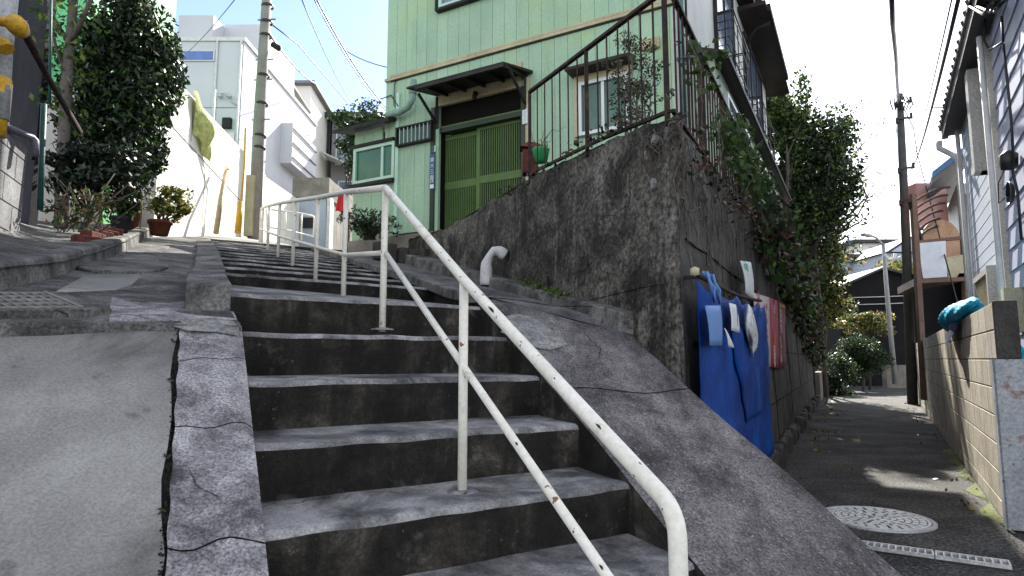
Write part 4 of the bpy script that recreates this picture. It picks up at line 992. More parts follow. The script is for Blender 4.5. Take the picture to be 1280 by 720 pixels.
# ---------------------------------------------------------------- manhole and gutter grate in the alley
ctr = (ray(1095, 649)*(ROAD/ray(1095,649).z)); R_ = .345
mh = thing('manhole_cover', 'round light grey cast iron manhole cover with a petal pattern in the alley', 'manhole cover', (ctr.x, ctr.y, ROAD))
b = MB(); b.lathe((ctr.x,ctr.y,ROAD), [(R_+.02,-.01),(R_+.02,.012),(R_-.012,.014),(R_-.014,.004)], 56); b.build('frame', M['cover_metal'], mh)
b = MB(); b.lathe((ctr.x,ctr.y,ROAD), [(R_-.012,.004),(0.001,.0045)], 56); b.build('disc', M['black'], mh)
b = MB(); 
def seg(r0, r1, t0, t1, n=4):
    vs = []
    for i in range(n+1):
        t = t0+(t1-t0)*i/n
        for r in (r0, r1): vs.append((ctr.x+r*math.cos(t), ctr.y+r*math.sin(t), ROAD+.0145))
    vs += [(x, y, ROAD+.005) for x, y, z in vs]; m_ = 2*(n+1)
    fs = [(2*i, 2*i+1, 2*i+3, 2*i+2) for i in range(n)]+[(2*i+1, m_+2*i+1, m_+2*i+3, 2*i+3) for i in range(n)]+[(2*i, 2*i+2, m_+2*i+2, m_+2*i) for i in range(n)]+[(0, m_, m_+1, 1), (2*n, 2*n+1, m_+2*n+1, m_+2*n)]
    b.add(vs, fs)
rings = [(.312,.33,1),(.265,.305,26),(.222,.258,22),(.178,.214,18),(.134,.17,13),(.09,.126,9),(.05,.082,6)]
for k, (r0, r1, n) in enumerate(rings):
    for i in range(n):
        t0 = 2*PI*i/n+k*.4; seg(r0, r1, t0, t0+2*PI/n*(1 if n == 1 else .72), 40 if n == 1 else 4)
b.lathe((ctr.x,ctr.y,ROAD), [(.035,.005),(.035,.0145),(0,.0145)], 16)
b.build('relief', M['grate'], mh)
g0 = ray(1082, 681)*(ROAD/ray(1082,681).z); g1 = ray(1263, 706)*(ROAD/ray(1263,706).z)
gd = (g1-g0).normalized(); gp = Vector((-gd.y, gd.x, 0))
g0 = g0-gd*.85; g1 = g1-gd*.0
gt = thing('drain_grate', 'narrow pale ladder-like steel gutter grate across the alley', 'drain grate', tuple(g0))
L_ = (g1-g0).length; wdt = .105
b = MB(); q = g0-gp*.13; b.hexa([q, q+gd*L_, q+gd*L_+gp*.155, q+gp*.155]+[x+Vector((0,0,.004)) for x in (q, q+gd*L_, q+gd*L_+gp*.155, q+gp*.155)]); b.build('channel', M['black'], gt)
b = MB(); up_ = Vector((0,0,.014)); x = 0
while x < L_:
    x1 = min(x+.60, L_); c = g0-gp*(.005)
    for o_ in (0, -wdt): b.bar(c+gd*(x+.004)+gp*o_+up_, c+gd*(x1-.004)+gp*o_+up_, .010, .022)
    n = max(2, int((x1-x)/.036))
    for i in range(n+1): t = x+.008+(x1-x-.016)*i/n; b.bar(c+gd*t+up_, c+gd*t-gp*wdt+up_, .009, .018)
    x = x1
b.build('bars', M['grate'], gt)

# ---------------------------------------------------------------- block wall on the right
bw = thing('block_wall', 'sunlit beige concrete block wall along the right of the alley', 'wall', tuple(BW.p(5, 0, ROAD)))
b = MB(); aE = 15.2
zs = [ROAD, -1.0, -.8, -.6, -.4, -.2, 0, .2, .39]
for j in range(8):
    off = 0 if j % 2 else -.2; a = -.28
    while a < aE:
        a1 = min(a+(.4 if a > -.28 else .4+off), aE); b.box(BW, a+.004, a1-.003, 0, -.12, zs[j]+.004, zs[j+1]-.004); a = a1
o = bevel(b.build('blocks', M['block'], bw), .004, 1)
b = MB(); b.box(BW, -.27, aE-.01, -.006, -.114, ROAD, .38); b.build('mortar', M['mortar'], bw)
b = MB(); b.box(BW, -.305, -.283, -.0, -.135, 0.0, .40); o = bevel(b.build('end_cap', M['blockdark'], bw), .01)
b = MB(); b.box(BW, -.33, -.31, .03, -.20, ROAD+.02, .0); b.box(BW, -.33, -.22, .032, .018, ROAD+.02, -.002); tag(b.build('steel_plate', M['plate']), 'rust-streaked grey steel plate standing at the near end of the block wall', 'steel plate')
b = MB()
for a in (1.0, 3.1, 5.2, 7.4, 9.6): b.tube([BW.p(a,.012,ROAD), BW.p(a,.012,.36)], .009, 6)
mz = MB(); 
def mossf(u, v):
    a = -.2+4.2*u; return BW.p(a, .02+.10*v*(.5+.5*math.sin(a*7)), ROAD+.004+.02*(1-v)+.004*math.sin(a*31))
grid_surface(mz, mossf, 60, 3, True)
o = mz.build('moss', M['moss']); o['kind'] = 'stuff'
# nets
def netm(pts_c, R3, seed, label):
    r = np.random.default_rng(seed); mb = MB(); c = Vector(pts_c)
    def f(u, v):
        th = 2*PI*u; ph = PI*v; k = 1+.10*math.sin(3*th+seed+2*ph)+.06*math.sin(7*th+4*ph)+.03*math.sin(17*th+11*ph)+.02*math.sin(31*th-9*ph)
        return c+BW.al*(R3[0]*k*math.cos(th)*math.sin(ph)**.8)+BW.out*(R3[1]*k*math.sin(th)*math.sin(ph)**.8)+Vector((0,0,R3[2]*k*math.cos(ph)-.05*math.cos(th)))
    grid_surface(mb, f, 44, 24, True); ob = mb.build('net', M['netblue']); tag(ob, label, 'net'); return ob
a, z = BW.on(1196, 392, 0)
n1 = netm(BW.p(a, -.04, .43), (.98, .17, .10), 2, 'bundled turquoise crow net slumped over the top of the block wall')
b = MB(); pts = [BW.p(a-.3+.8*math.cos(t)*.7, .10, .36-.18*math.sin(t)) for t in np.linspace(0, PI, 8)]
def nd(u, v): return BW.p(a-.55+1.0*u, .02+.10*math.sin(PI*u)*(.4+.6*v), .40-.25*v*math.sin(PI*u)**.7)
grid_surface(b, nd, 14, 8, True); o = b.build('lining', M['netdark'], n1)
q = aty(1266, 436, 4.9); b = MB()
def nf(u, v): return q+Vector((-.10+.16*u+.06*v*(u), .02*math.sin(9*u+4*v), .12-.22*v+(.03*math.sin(7*u))-.10*u*(1-v)))
grid_surface(b, nf, 10, 10, True); o = b.build('net', M['netblue']); tag(o, 'small tail of turquoise net hanging behind the near end of the block wall', 'net'); o.modifiers.new('t','SOLIDIFY').thickness = .02

# ---------------------------------------------------------------- right hand house
RH = Fr(*(BW.p(0,-.62,0).xy), 30.8, -1)
rh = thing('grey_sided_house', 'blue-grey clapboard house with a deep dark soffit behind the block wall', 'house', tuple(RH.p(4, 0, ROAD)))
aF = RH.on(1213, 300)[0]; aN = RH.on(1247, 150)[0]; print('RH', aF, aN)
b = MB(); z = ROAD
while z < 3.7:
    b.hexa([RH.p(aN,.0,z),RH.p(aF,.0,z),RH.p(aF,-.05,z),RH.p(aN,-.05,z),RH.p(aN,-.0035,z+.172),RH.p(aF,-.0035,z+.172),RH.p(aF,-.05,z+.172),RH.p(aN,-.05,z+.172)]); z += .176
recalc(b.build('siding', M['siding'], rh))
b = MB(); b.box(RH, aN, aF, -.052, -.2, ROAD, 3.7); b.box(RH, aF-.02, aF+.02, .0, -5, ROAD, 3.68); b.build('wall_core', M['siding2'], rh)
_e = ray(1177,173); _e = _e*(3.68/_e.z); _q = _e-RH.o; eo = _q.dot(RH.out)-.09; aEv = _q.dot(RH.al); print('eave', eo, aEv, aF)
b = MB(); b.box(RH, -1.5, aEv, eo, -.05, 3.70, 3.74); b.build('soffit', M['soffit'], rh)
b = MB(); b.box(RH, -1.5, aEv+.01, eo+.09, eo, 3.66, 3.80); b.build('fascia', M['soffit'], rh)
b = MB()
for i in range(46):
    a = -1.4+i*.25
    if a < aEv: b.tube([RH.p(a,eo+.13,3.84), RH.p(a,-1.5,4.6)], .035, 8)
b.hexa([RH.p(-1.5,eo+.12,3.80),RH.p(aEv+.02,eo+.12,3.80),RH.p(aEv+.02,-3,5.2),RH.p(-1.5,-3,5.2),RH.p(-1.5,eo+.12,3.85),RH.p(aEv+.02,eo+.12,3.85),RH.p(aEv+.02,-3,5.25),RH.p(-1.5,-3,5.25)])
recalc(b.build('roof', M['rooftile'], rh))
b = MB(); b.box(RH, aN-.16, aN+.02, .07, -.05, ROAD, 3.69); b.build('corner_board', M['postgrey'], rh)
b = MB(); b.box(RH, aN-.28, aN-.18, .10, -.02, ROAD, 3.68); b.build('cable_duct', M['postgrey'], rh)
# near lilac bay
b = MB(); z = ROAD
while z < 3.7:
    b.hexa([RH.p(-1,.06,z),RH.p(aN-.3,.06,z),RH.p(aN-.3,-.0,z),RH.p(-1,.0,z),RH.p(-1,.045,z+.225),RH.p(aN-.3,.045,z+.225),RH.p(aN-.3,0,z+.225),RH.p(-1,0,z+.225)]); z += .23
recalc(b.build('near_siding', M['siding2'], rh))
b = MB(); b.tube([RH.p(aN-.45,.16,ROAD), RH.p(aN-.45,.16,3.6)], .03, 8); b.build('conduit', M['whitepipe'], rh)
def pipe(u0, v0, u1, v1, off, r, m, name='downpipe', parent=rh):
    a, z = RH.on(u0, v0, off); a_, z_ = RH.on((u0+u1)/2, (v0+v1)/2, off); am_ = (a+a_)/2
    b = MB(); b.tube([RH.p(am_,off,z), RH.p(am_,off,RH.on(u1,v1,off)[1])], r, 8); b.build(name, m, parent)
b = MB(); aq = aF+.12; b.tube([RH.p(aq,.3,3.62), RH.p(aq,.3,3.5), RH.p(aq,.06,3.3), RH.p(aq,.06,ROAD)], .05, 10); b.tube([RH.p(aF-.25,.08,3.65), RH.p(aF-.25,.08,ROAD)], .032, 8); b.build('downpipe', M['whitepipe'], rh)
# shuttered upper window
a1_, zt_ = RH.on(1214, 118, .18); a0_, zb_ = RH.on(1227, 200, .12)
b = MB(); b.box(RH, a0_-.05, a0_+.18, .20, .0, zb_-.15, zt_+.35); b.box(RH, a0_+.18, a1_, .13, .0, zb_-.15, zb_-.05); w_ = b.build('shutter_case', M['postgrey'], rh)
b = MB(); b.box(RH, a0_+.19, a1_, .06, .0, zb_-.05, zt_+.3); b.build('shutter', M['soffit'], w_)
a0_, zt_ = RH.on(1239, 340, .1); a1_, zb_ = RH.on(1222, 372, .1)
b = MB(); b.box(RH, a0_-.03, a0_+.06, .15, 0, zb_-.6, zt_+.08); b.box(RH, a0_, a1_, .14, 0, zt_, zt_+.07); w_ = b.build('window', M['postgrey'], rh)
b = MB(); b.box(RH, a0_, a1_, .03, .0, zb_-.6, zt_); b.build('pane', M['glassd'], w_)
b = MB()
for i in range(14):
    t = i/13; 
    b.bar(RH.p(a0_+(a1_-a0_)*t,.10,zt_), RH.p(a0_+(a1_-a0_)*min(1,t+.35),.10,zt_-.6), .012, .012); b.bar(RH.p(a0_+(a1_-a0_)*t,.11,zt_), RH.p(a0_+(a1_-a0_)*max(0,t-.35),.11,zt_-.6), .012, .012)
b.build('lattice', M['cream'], w_)
# meter boxes
a, z = RH.on(1262, 385, .15); b = MB(); b.box(RH, a-.1, a+.1, .2, .0, z-.25, z+.2); b.build('meter_box', M['cream'], rh)
# cables, coil, bracket
cb = MB()
a, z = RH.on(1258, 20, .2)
cbp = [RH.on(u, v, .15) for u, v in ((1222,18),(1228,4),(1248,12),(1262,-4))]
for k in range(5): cb.tube([RH.p(x, .15+.03*k, y+.02*math.sin(k*2+i)) for i, (x, y) in enumerate(cbp)], .014, 6)
cb.tube([RH.p(*(lambda r: (r[0], .12, r[1]))(RH.on(u, v, .12))) for u, v in ((1232,18),(1230,50),(1236,62),(1245,58),(1254,52),(1252,20))], .012, 6)
cb.tube([RH.p(*(lambda r: (r[0], .12, r[1]))(RH.on(u, v, .12))) for u, v in ((1254,55),(1259,100),(1264,150),(1267,200),(1266,215),(1272,240),(1277,300))], .013, 6)
q = RH.p(*(lambda r: (r[0], .14, r[1]))(RH.on(1265, 241, .14)))
for k in range(4):
    rr_ = .085+.008*k; cb.tube([q+RH.al*(rr_*math.cos(t)*1.3)+Vector((0,0,rr_*math.sin(t)))+RH.out*(.008*k) for t in np.linspace(0, 2*PI, 18)], .007, 5)
qq = q+Vector((0,0,.32)); cb.lathe(qq, [(0,-.1),(.07,-.08),(.08,.05),(.03,.1),(0,.1)], 9); cb.tube([qq, qq+RH.al*.7+Vector((0,0,-.05)), qq+RH.al*.8+Vector((0,0,-.25)), qq+RH.al*.2+Vector((0,0,-.3))], .006, 5)
cb.build('cables', M['black'], rh)

# ---------------------------------------------------------------- things further down the alley
P = aty
def dirv(u): r = ray(u, 449); return Vector((r.x, r.y, 0)).normalized()
# far house with blue roof
fh = thing('blue_roofed_house', 'small house with a blue roof edge and pipes behind the white downpipes', 'house', tuple(P(1200, 470, 14)))
b = MB(); q = P(1196,230,14.5); f_ = Fr(q.x, q.y, 30.8, -1); b.box(f_, 0, 4.5, 0, -4, ROAD, q.z); b.build('wall', M['postgrey'], fh)
p0 = P(1166,222,13.6); p1 = P(1214,184,13.6)
b = MB(); b.hexa([p0, p1, p1+BW.al*5, p0+BW.al*5]+[x+Vector((0,0,.14)) for x in (p0, p1, p1+BW.al*5, p0+BW.al*5)]); b.build('roof', M['bluetile'], fh)
b = MB(); b.hexa([p0+Vector((0,.05,-.12)), p1+Vector((0,.05,-.12)), p1+BW.al*5-Vector((0,0,.12)), p0+BW.al*5-Vector((0,0,.12))]+[x+Vector((0,.05,-.005)) for x in (p0, p1, p1+BW.al*5, p0+BW.al*5)]); b.build('fascia', M['soffit'], fh)
# balcony with curved screen
bc = thing('balcony', 'rusty brown steel balcony with frosted panels and a curved ribbed screen', 'balcony', tuple(P(1170, 470, 12.5)))
Y = 12.6
b = MB(); b.bar(P(1141,243,Y), P(1156,500,Y), .10, .10); b.build('post', M['brownmetal'], bc)
b = MB(); b.bar(P(1203,243,Y+.2), P(1212,500,Y+.2), .10, .10); b.build('post', M['brownmetal'], bc)
b = MB(); b.bar(P(1147,303,Y), P(1206,297,Y), .07, .07); b.build('rail', M['brownmetal'], bc)
b = MB(); q0 = P(1150,354,Y); q1 = P(1206,351,Y); b.hexa([q0, q1, q1+Vector((.3,2.2,0)), q0+Vector((.9,2.2,0))]+[x+Vector((0,0,.16)) for x in (q0, q1, q1+Vector((.3,2.2,0)), q0+Vector((.9,2.2,0)))]); b.build('deck', M['brownmetal'], bc)
b = MB(); b.hexa([P(1148,304,Y-.04), P(1182,301,Y-.04), P(1184,346,Y-.04), P(1154,348,Y-.04)]+[x+Vector((0,.02,0)) for x in (P(1148,304,Y-.04), P(1182,301,Y-.04), P(1184,346,Y-.04), P(1154,348,Y-.04))]); recalc(b.build('frosted_panel', M['frost'], bc))
b = MB(); b.hexa([P(1184,322,Y), P(1204,318,Y), P(1206,346,Y), P(1186,347,Y)]+[x+Vector((0,.02,0)) for x in (P(1184,322,Y), P(1204,318,Y), P(1206,346,Y), P(1186,347,Y))]); recalc(b.build('panel', M['cream'], bc))
for k in range(6):
    v0 = 256+k*8.5; b = MB(); pts = []
    for t in np.linspace(0, 1, 9):
        u = 1137+2.0*k+(50-5*k)*t; v = v0-22*math.sin(t*PI/2)*(1-.06*k); pts.append(P(u, v, Y+.05+1.1*t))
    b.tube(pts, .028, 6); b.build('rib', M['rust'], bc)
b = MB(); b.bar(P(1137,252,Y), P(1152,302,Y+.1), .06, .06); b.build('rib_frame', M['rust'], bc)
b = MB(); b.bar(P(1141,470,Y), P(1141,470,Y)+Vector((0,0,.01)), .01, .01)
b = MB(); c = P(1177,300,Y+1.2); 
b.poly([c+Vector((-.42,0,-.75)), c+Vector((.42,0,-.75)), c+Vector((.42,0,.05))]+[c+Vector((.42*math.cos(t), 0, .05+.42*math.sin(t))) for t in np.linspace(.15, PI-.15, 9)]+[c+Vector((-.42,0,.05))], d=(0,.05,0)); tag(recalc(b.build('tan_screen', M['tan'])), 'round-topped tan sheet standing inside the balcony', 'screen')
b = MB(); q = P(1145,236,Y+2.6); b.abox(q.x, q.x+.75, q.y, q.y+.3, q.z-1.0, q.z+.15); tag(b.build('pink_wall', M['pinkwall']), 'sunlit pink house wall seen through the curved balcony ribs', 'wall')
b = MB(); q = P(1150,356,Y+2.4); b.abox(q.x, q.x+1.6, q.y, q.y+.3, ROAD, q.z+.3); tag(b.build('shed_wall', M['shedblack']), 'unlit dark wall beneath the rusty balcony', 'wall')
# dark utility pole + cables
up_ = thing('utility_pole', 'slim dark utility pole at the right edge of the far alley', 'utility pole', tuple(P(1140, 500, 16)))
b = MB(); b.tube([P(1141,505,16), P(1130,240,16), P(1124,118,16)], 0, 12, True, [.125,.105,.09]); b.build('pole', M['poledark'], up_)
b = MB()
for v in (130, 150, 212, 252):
    u = 1125+(v-100)*.04; q = P(u, v, 16); b.bar(q+Vector((-.2,-.1,0)), q+Vector((.22,-.1,.03)), .05, .05); b.tube([q+Vector((.2,-.1,0)), q+Vector((.2,-.1,.16))], .035, 6); b.tube([q+Vector((-.18,-.1,0)), q+Vector((-.18,-.1,-.14))], .04, 6)
q = P(1122,128,16)
for k in range(7): b.tube([q+Vector((-.25+.08*k,-.15,.1)), q+Vector((-.32+.1*k,-.2,-.1+.04*math.sin(k*3))), q+Vector((-.2+.07*k,-.1,-.25))], .018, 5)
b.build('fittings', M['black'], up_)
def wire(name, pts, r, lab, sag=.0, group=None):
    a, c = Vector(pts[0]), Vector(pts[-1])
    if len(pts) == 2: pts = [a.lerp(c, t)+Vector((0,0,-4*sag*t*(1-t))) for t in np.linspace(0, 1, 14)]
    b = MB(); b.tube(pts, r, 5); tag(b.build(name, M['black']), lab, 'cable', group)
tp_ = P(1123,130,16)
wire('cable', [P(1113,-60,6.5), P(1116,30,8.5), P(1120,70,11), tp_], .035, 'thick black twisted cable bundle coming down to the dark alley pole')
wire('cable', [P(1125,125,16), P(1179,135,9)], .012, 'thin cable from the dark pole straight to the clapboard house eave', .05)
wire('cable', [P(1205,-30,5), P(1137,215,26)], .02, 'spiral-wrapped cable sloping down past the clapboard house roof', .3)
wire('cable', [P(1194,-20,6), P(1133,225,26)], .009, 'fine upper wire above the spiral-wrapped cable', .2)
wire('cable', [P(1127,130,16), P(1142,160,16), P(1146,190,17), P(1200,390,11)], .014, 'slack drop wire looping from the dark pole down beside the balcony', .1)
wire('cable', [P(1121,150,16), P(1118,240,20), P(1106,305,24)], .010, 'hair-thin wire from the dark pole to the grey lamp post', .1)
# street lamp
sl = thing('street_lamp', 'thin light grey street lamp post in front of the black shed', 'street lamp', tuple(P(1118, 480, 22)))
b = MB(); b.tube([P(1119,480,22), P(1110,380,22), P(1104,305,22)], 0, 8, True, [.09,.075,.06]); b.build('post', M['polegrey'], sl)
b = MB(); b.tube([P(1104,306,22), P(1095,297,21.6), P(1086,294,21.2)], .04, 6); b.bar(P(1088,295,21.2), P(1078,293,21), .16, .08); b.build('lamp_head', M['polegrey'], sl)
b = MB(); b.tube([P(1106,318,21.8), P(1111,325,21.8), P(1118,323,21.7), P(1119,317,21.7)], .05, 6); b.build('hook', M['paper'], sl)
# black shed
bs_ = thing('black_shed', 'long low black shed at the far end of the alley', 'shed', tuple(P(1110, 475, 27)))
q0 = P(1048,362,27); q1 = P(1200,362,27); pk = P(1100,337,27)
b = MB(); b.poly([Vector((q0.x,27,ROAD)), Vector((q1.x,27,ROAD)), q1, pk, q0], d=(0,5,0)); recalc(b.build('wall', M['shedblack'], bs_))
b = MB()
for x, y in ((q0+Vector((-.3,-.3,-.05)), pk+Vector((0,-.3,.0))), (pk+Vector((0,-.3,.0)), q1+Vector((0,-.3,-.05)))): b.hexa([x, y, y+Vector((0,5.6,0)), x+Vector((0,5.6,0))]+[k_+Vector((0,0,.10)) for k_ in (x, y, y+Vector((0,5.6,0)), x+Vector((0,5.6,0)))])
b.build('roof', M['rooftile'], bs_)
b = MB()
for v in (372, 381): b.tube([P(1062,v,26.8), P(1100,v-1,26.8), P(1150,v-3,26.8)], .018, 5)
b.build('rope', M['paper'], bs_)
b = MB(); q = P(1131,360,25.5); b.abox(q.x, q.x+.35, q.y, q.y+.06, P(1131,390,25.5).z, q.z); q = P(1141,360,25.5); b.abox(q.x, q.x+.5, q.y, q.y+.06, P(1131,390,25.5).z, q.z); tag(b.build('white_board', M['paper']), 'tall white board hung on the dark shed beside the pole', 'board')
# far houses
def boxhouse(name, lab, x0, x1, y0, y1, zb, zt, m, wins=(), roof=None, rm=None, gable=None):
    t = thing(name, lab, 'house', (x0, y0, zb)); b = MB(); b.abox(x0, x1, y0, y1, zb, zt); b.build('wall', m, t)
    for (wx0, wx1, wz0, wz1) in wins:
        b = MB(); b.abox(wx0-.06, wx1+.06, y0-.05, y0-.002, wz0-.06, wz1+.06); f = b.build('window', M['alu'], t)
        b = MB(); b.abox(wx0, wx1, y0-.06, y0-.051, wz0, wz1); b.build('pane', M['glassb'], f)
    if roof: b = MB(); b.abox(x0-roof, x1+roof, y0-roof, y1+roof, zt+.003, zt+.22); b.build('roof', rm or M['rooftile'], t)
    if gable:
        xm = x0+(x1-x0)*gable[0]; h = gable[1]
        b = MB(); b.poly([Vector((x0-.3,y0-.4,zt)), Vector((x1+.3,y0-.4,zt)), Vector((xm,y0-.4,zt+h))], d=(0,y1-y0+.8,0)); recalc(b.build('roof', rm or M['rooftile'], t))
        b = MB(); b.poly([Vector((x0,y0-.42,zt)), Vector((x1,y0-.42,zt)), Vector((xm,y0-.42,zt+h-.15))], d=(0,.015,0)); recalc(b.build('gable', m, t))
    return t
def wpx(l, y): return [(P(a,v1,y).x, P(b_,v1,y).x, P(a,v1,y).z, P(a,v0,y).z) for a, b_, v0, v1 in l]
Y = 46.; q0 = P(1072,304,Y); q1 = P(1150,304,Y)
boxhouse('far_house', 'distant cream flat-roofed house above the black shed', q0.x, q1.x, Y, Y+8, ROAD, q0.z, M['whitehouse2'], wpx([(1088,1093,308,315),(1099,1104,306,312),(1092,1100,325,335)], Y), .5)
Y = 38.; q0 = P(1109,316,Y); q1 = P(1165,316,Y)
boxhouse('far_house', 'distant pale blue gabled house with a wide window left of the dark pole', q0.x, q1.x, Y, Y+8, ROAD, q0.z, M['siding'], wpx([(1115,1130,318,328)], Y), None, None, (.45, .95))
Y = 42.; q0 = P(1040,322,Y); q1 = P(1080,322,Y)
boxhouse('far_house', 'distant plain light blue wall behind the bushes', q0.x, q1.x, Y, Y+6, ROAD, q0.z, M['siding'], (), .2)
fol = MB(); leaves(fol, [(P(u,336+3*rg.normal(),33), (1.0,.8,.5), 160) for u in (1112,1120,1130,1142,1150)], .22, rg, 2); o = thing('far_bush', 'sunlit yellow-brown bush on top of the bank behind the black shed', 'bush', tuple(P(1130,345,33))); fol.build('foliage', [M['lf_yel'], M['lf_lit']], o)
# trees and hedges
def tree(name, lab, c, R, k, n, size, ms, base, r0, seed, cat='tree', droop=.2, nb=9, frac=.38, aspect=.5):
    r = np.random.default_rng(seed); t = thing(name, lab, cat, tuple(base)); cl = cloud(c, R, k, n, r, frac)
    mb = MB(); mid = Vector(base).lerp(Vector(c), .55); mb.tube([Vector(base), Vector(base).lerp(mid, .5)+Vector((.05,0,0)), mid], 0, 8, True, [r0, r0*.85, r0*.7])
    branchy(mb, mid, [Vector(x[0]) for x in cl[:nb]], r0*.5, r); mb.build('trunk', M['bark'], t)
    mb = MB(); leaves(mb, cl, size, r, len(ms), droop, aspect); mb.build('crown', ms, t); return t
c = P(1012,228,17.5)
tree('evergreen_tree', 'big dense dark evergreen tree behind the far end of the retaining wall', c, (1.25,1.4,2.25), 110, 230, .12, [M['lf_dark'],M['lf_mid'],M['lf_dark'],M['lf_dark'],M['lf_lit']], (c.x,c.y,.3), .13, 4)
c = P(978,150,17.0)
tree('evergreen_tree', 'tall tree with lit leaf tips against the sky behind the house eave', c, (.6,.9,1.5), 40, 150, .12, [M['lf_mid'],M['lf_dark'],M['lf_lit']], (c.x,c.y,.3), .10, 5)
c = P(1022,345,19)
tree('green_tree', 'mid-green sunlit tree below the dark evergreen beside the alley', c, (1.0,1.0,1.5), 50, 170, .12, [M['lf_mid'],M['lf_lit'],M['lf_yel'],M['lf_dark']], (c.x,c.y,ROAD), .10, 6)
c = P(1076,446,22)
tree('round_hedge', 'rounded dark green clipped bush at the side of the far alley', c, (.85,.8,.72), 60, 330, .065, [M['lf_mid'],M['lf_dark']], (c.x,c.y,ROAD), .05, 7, 'hedge', 0, 5, .4)
c = P(1082,405,23.5)
tree('yellow_bush', 'yellow-green leafy bush with brown tips above the rounded hedge', c, (.95,.8,.5), 40, 120, .10, [M['lf_lit'],M['lf_yel'],M['lf_brown'],M['lf_mid']], (c.x,c.y,ROAD), .05, 8, 'bush', 0, 5, .4)
c = P(1050,470,20)
tree('low_bush', 'dark low bush filling the corner between the concrete block and the hedge', c, (.7,.6,.8), 24, 150, .09, [M['lf_dark'],M['lf_mid']], (c.x,c.y,ROAD), .05, 9, 'bush', 0, 5, .4)
c = P(985,330,15.5); c.z = 1.3
tree('wall_shrub', 'dark shrub hanging over the alley wall near the russet creeper', AW.p(12.2,-.5,1.6), (.7,1.2,.8), 40, 150, .10, [M['lf_dark'],M['lf_brown'],M['lf_mid']], tuple(AW.p(12.2,-.5,1.0)), .05, 19, 'shrub', .4, 5, .4)
# bare branches with sparse leaves
bb = thing('sparse_tree', 'thin bare branches with sparse small leaves against the white sky', 'tree', tuple(P(1030,450,20)))
mb = MB(); base = P(1035,300,20); tips = [P(u,v,20+rg.normal()) for u, v in ((1040,115),(1062,140),(1085,128),(1075,160),(1095,165),(1108,150),(1105,190),(1100,215),(1098,240),(1090,265),(1080,190),(1112,230))]
branchy(mb, base, tips, .05, rg); mb.tube([P(1030,470,20), base], .06, 7); mb.build('branches', M['twig'], bb)
mb = MB(); cl = []
for t in tips:
    for f in (.55,.65,.75,.85,.95,1): cl.append((Vector(base).lerp(t, f), (.24,.2,.18), 12))
leaves(mb, cl, .095, rg, 2, 0, .4); mb.build('leaves', [M['lf_brown'], M['lf_yel']], bb)
# low wall blocks at the end
b = MB(); b.box(AW, 15.5, 17.8, .12, -.5, ROAD, -.36); tag(bevel(b.build('concrete_block', M['concrete']), .02), 'low weathered concrete pier at the far end of the retaining wall', 'pier')
b = MB(); b.box(AW, 17.9, 27, .25, .05, ROAD, -.55); tag(b.build('low_wall', M['alleywall']), 'knee-high dark garden wall under the rounded hedge', 'wall')
b = MB(); q = P(1118,478,25); b.abox(q.x-.3, q.x+.5, q.y, q.y+.3, ROAD, ROAD+.9); tag(b.build('pier', M['concrete']), 'small concrete pier standing behind the lamp post', 'pier')
b = MB(); q = ray(1145,497)*(ROAD/ray(1145,497).z); 

# ---------------------------------------------------------------- upper left: white wall, houses, pole
WW = Fr(-4.7, 8.1, -11.4, 1)
ww = thing('white_wall', 'tall sunlit white rendered retaining wall along the upper street', 'wall', tuple(WW.p(3, 0, 1.6)))
def wwz(a): return interp([(-4,3.6),(WW.on(240,120)[0], WW.on(240,120)[1]), (WW.on(300,184)[0], WW.on(300,184)[1]), (WW.on(330,216)[0], WW.on(330,216)[1])], a)
aw1 = WW.on(331, 250)[0]; print('WW', aw1, wwz(0), wwz(5))
b = MB(); n = 24
tb = [(-.1+ (aw1+.1)*i/n) for i in range(n+1)]
b.poly([WW.p(a,0,.9) for a in (tb[0], tb[-1])]+[WW.p(a,0,wwz(a)) for a in reversed(tb)], d=WW.out*-.3); recalc(b.build('face', M['white'], ww))
b = MB()
for v0, v1 in (((215,157.5),(296,246)),):
    r0 = WW.on(*v0, .002); r1 = WW.on(*v1, .002); sl_ = (r1[1]-r0[1])/(r1[0]-r0[0]); b.bar(WW.p(-.1,.0,r0[1]+sl_*(-.1-r0[0])), WW.p(aw1,.0,r0[1]+sl_*(aw1-r0[0])), .014, .02)
for u, v0, v1 in ((237,120,175),(296,180,290),(257,215,290)):
    a = WW.on(u, 200, 0)[0]; b.bar(WW.p(a,.0,WW.on(u,v0)[1]), WW.p(a,.0,WW.on(u,v1)[1]), .012, .012)
b.build('joint', M['greyhouse'], ww)
# yellow cloth draped on wall
a, z = WW.on(257, 160, .1); b = MB()
def ycl(u, v):
    return WW.p(a-.42+.84*u+.25*(v-.5), .04+.18*math.sin(PI*u)*math.sin(PI*v)+.03*math.sin(11*u+5*v), z+.40-.62*v-.30*u+.08*math.sin(PI*u)+.03*math.sin(9*u)-.05*math.sin(PI*u)*v)
grid_surface(b, ycl, 18, 18, True); tag(b.build('yellow_cloth', M['yellowcloth']), 'bulging pale yellow cloth draped over the white wall', 'cloth')
def uw(u, v, off): a, z = WW.on(u, v, off); return WW.p(a, off, z)
b = MB(); b.tube([uw(270,291,.35), uw(276,250,.3), uw(284,210,.2)], .045, 8); tag(b.build('bamboo_pole', M['bamboo']), 'mottled bamboo pole leaning on the white wall', 'pole')
b = MB(); b.tube([uw(297,291,.4), uw(301,253,.4)], .06, 8); b.tube([uw(301,253,.4), uw(305,210,.4), uw(307,160,.5)], .018, 6); tag(b.build('wire_guard', M['yellow']), 'faded yellow sleeve around a guy wire by the street pole', 'pole guard')
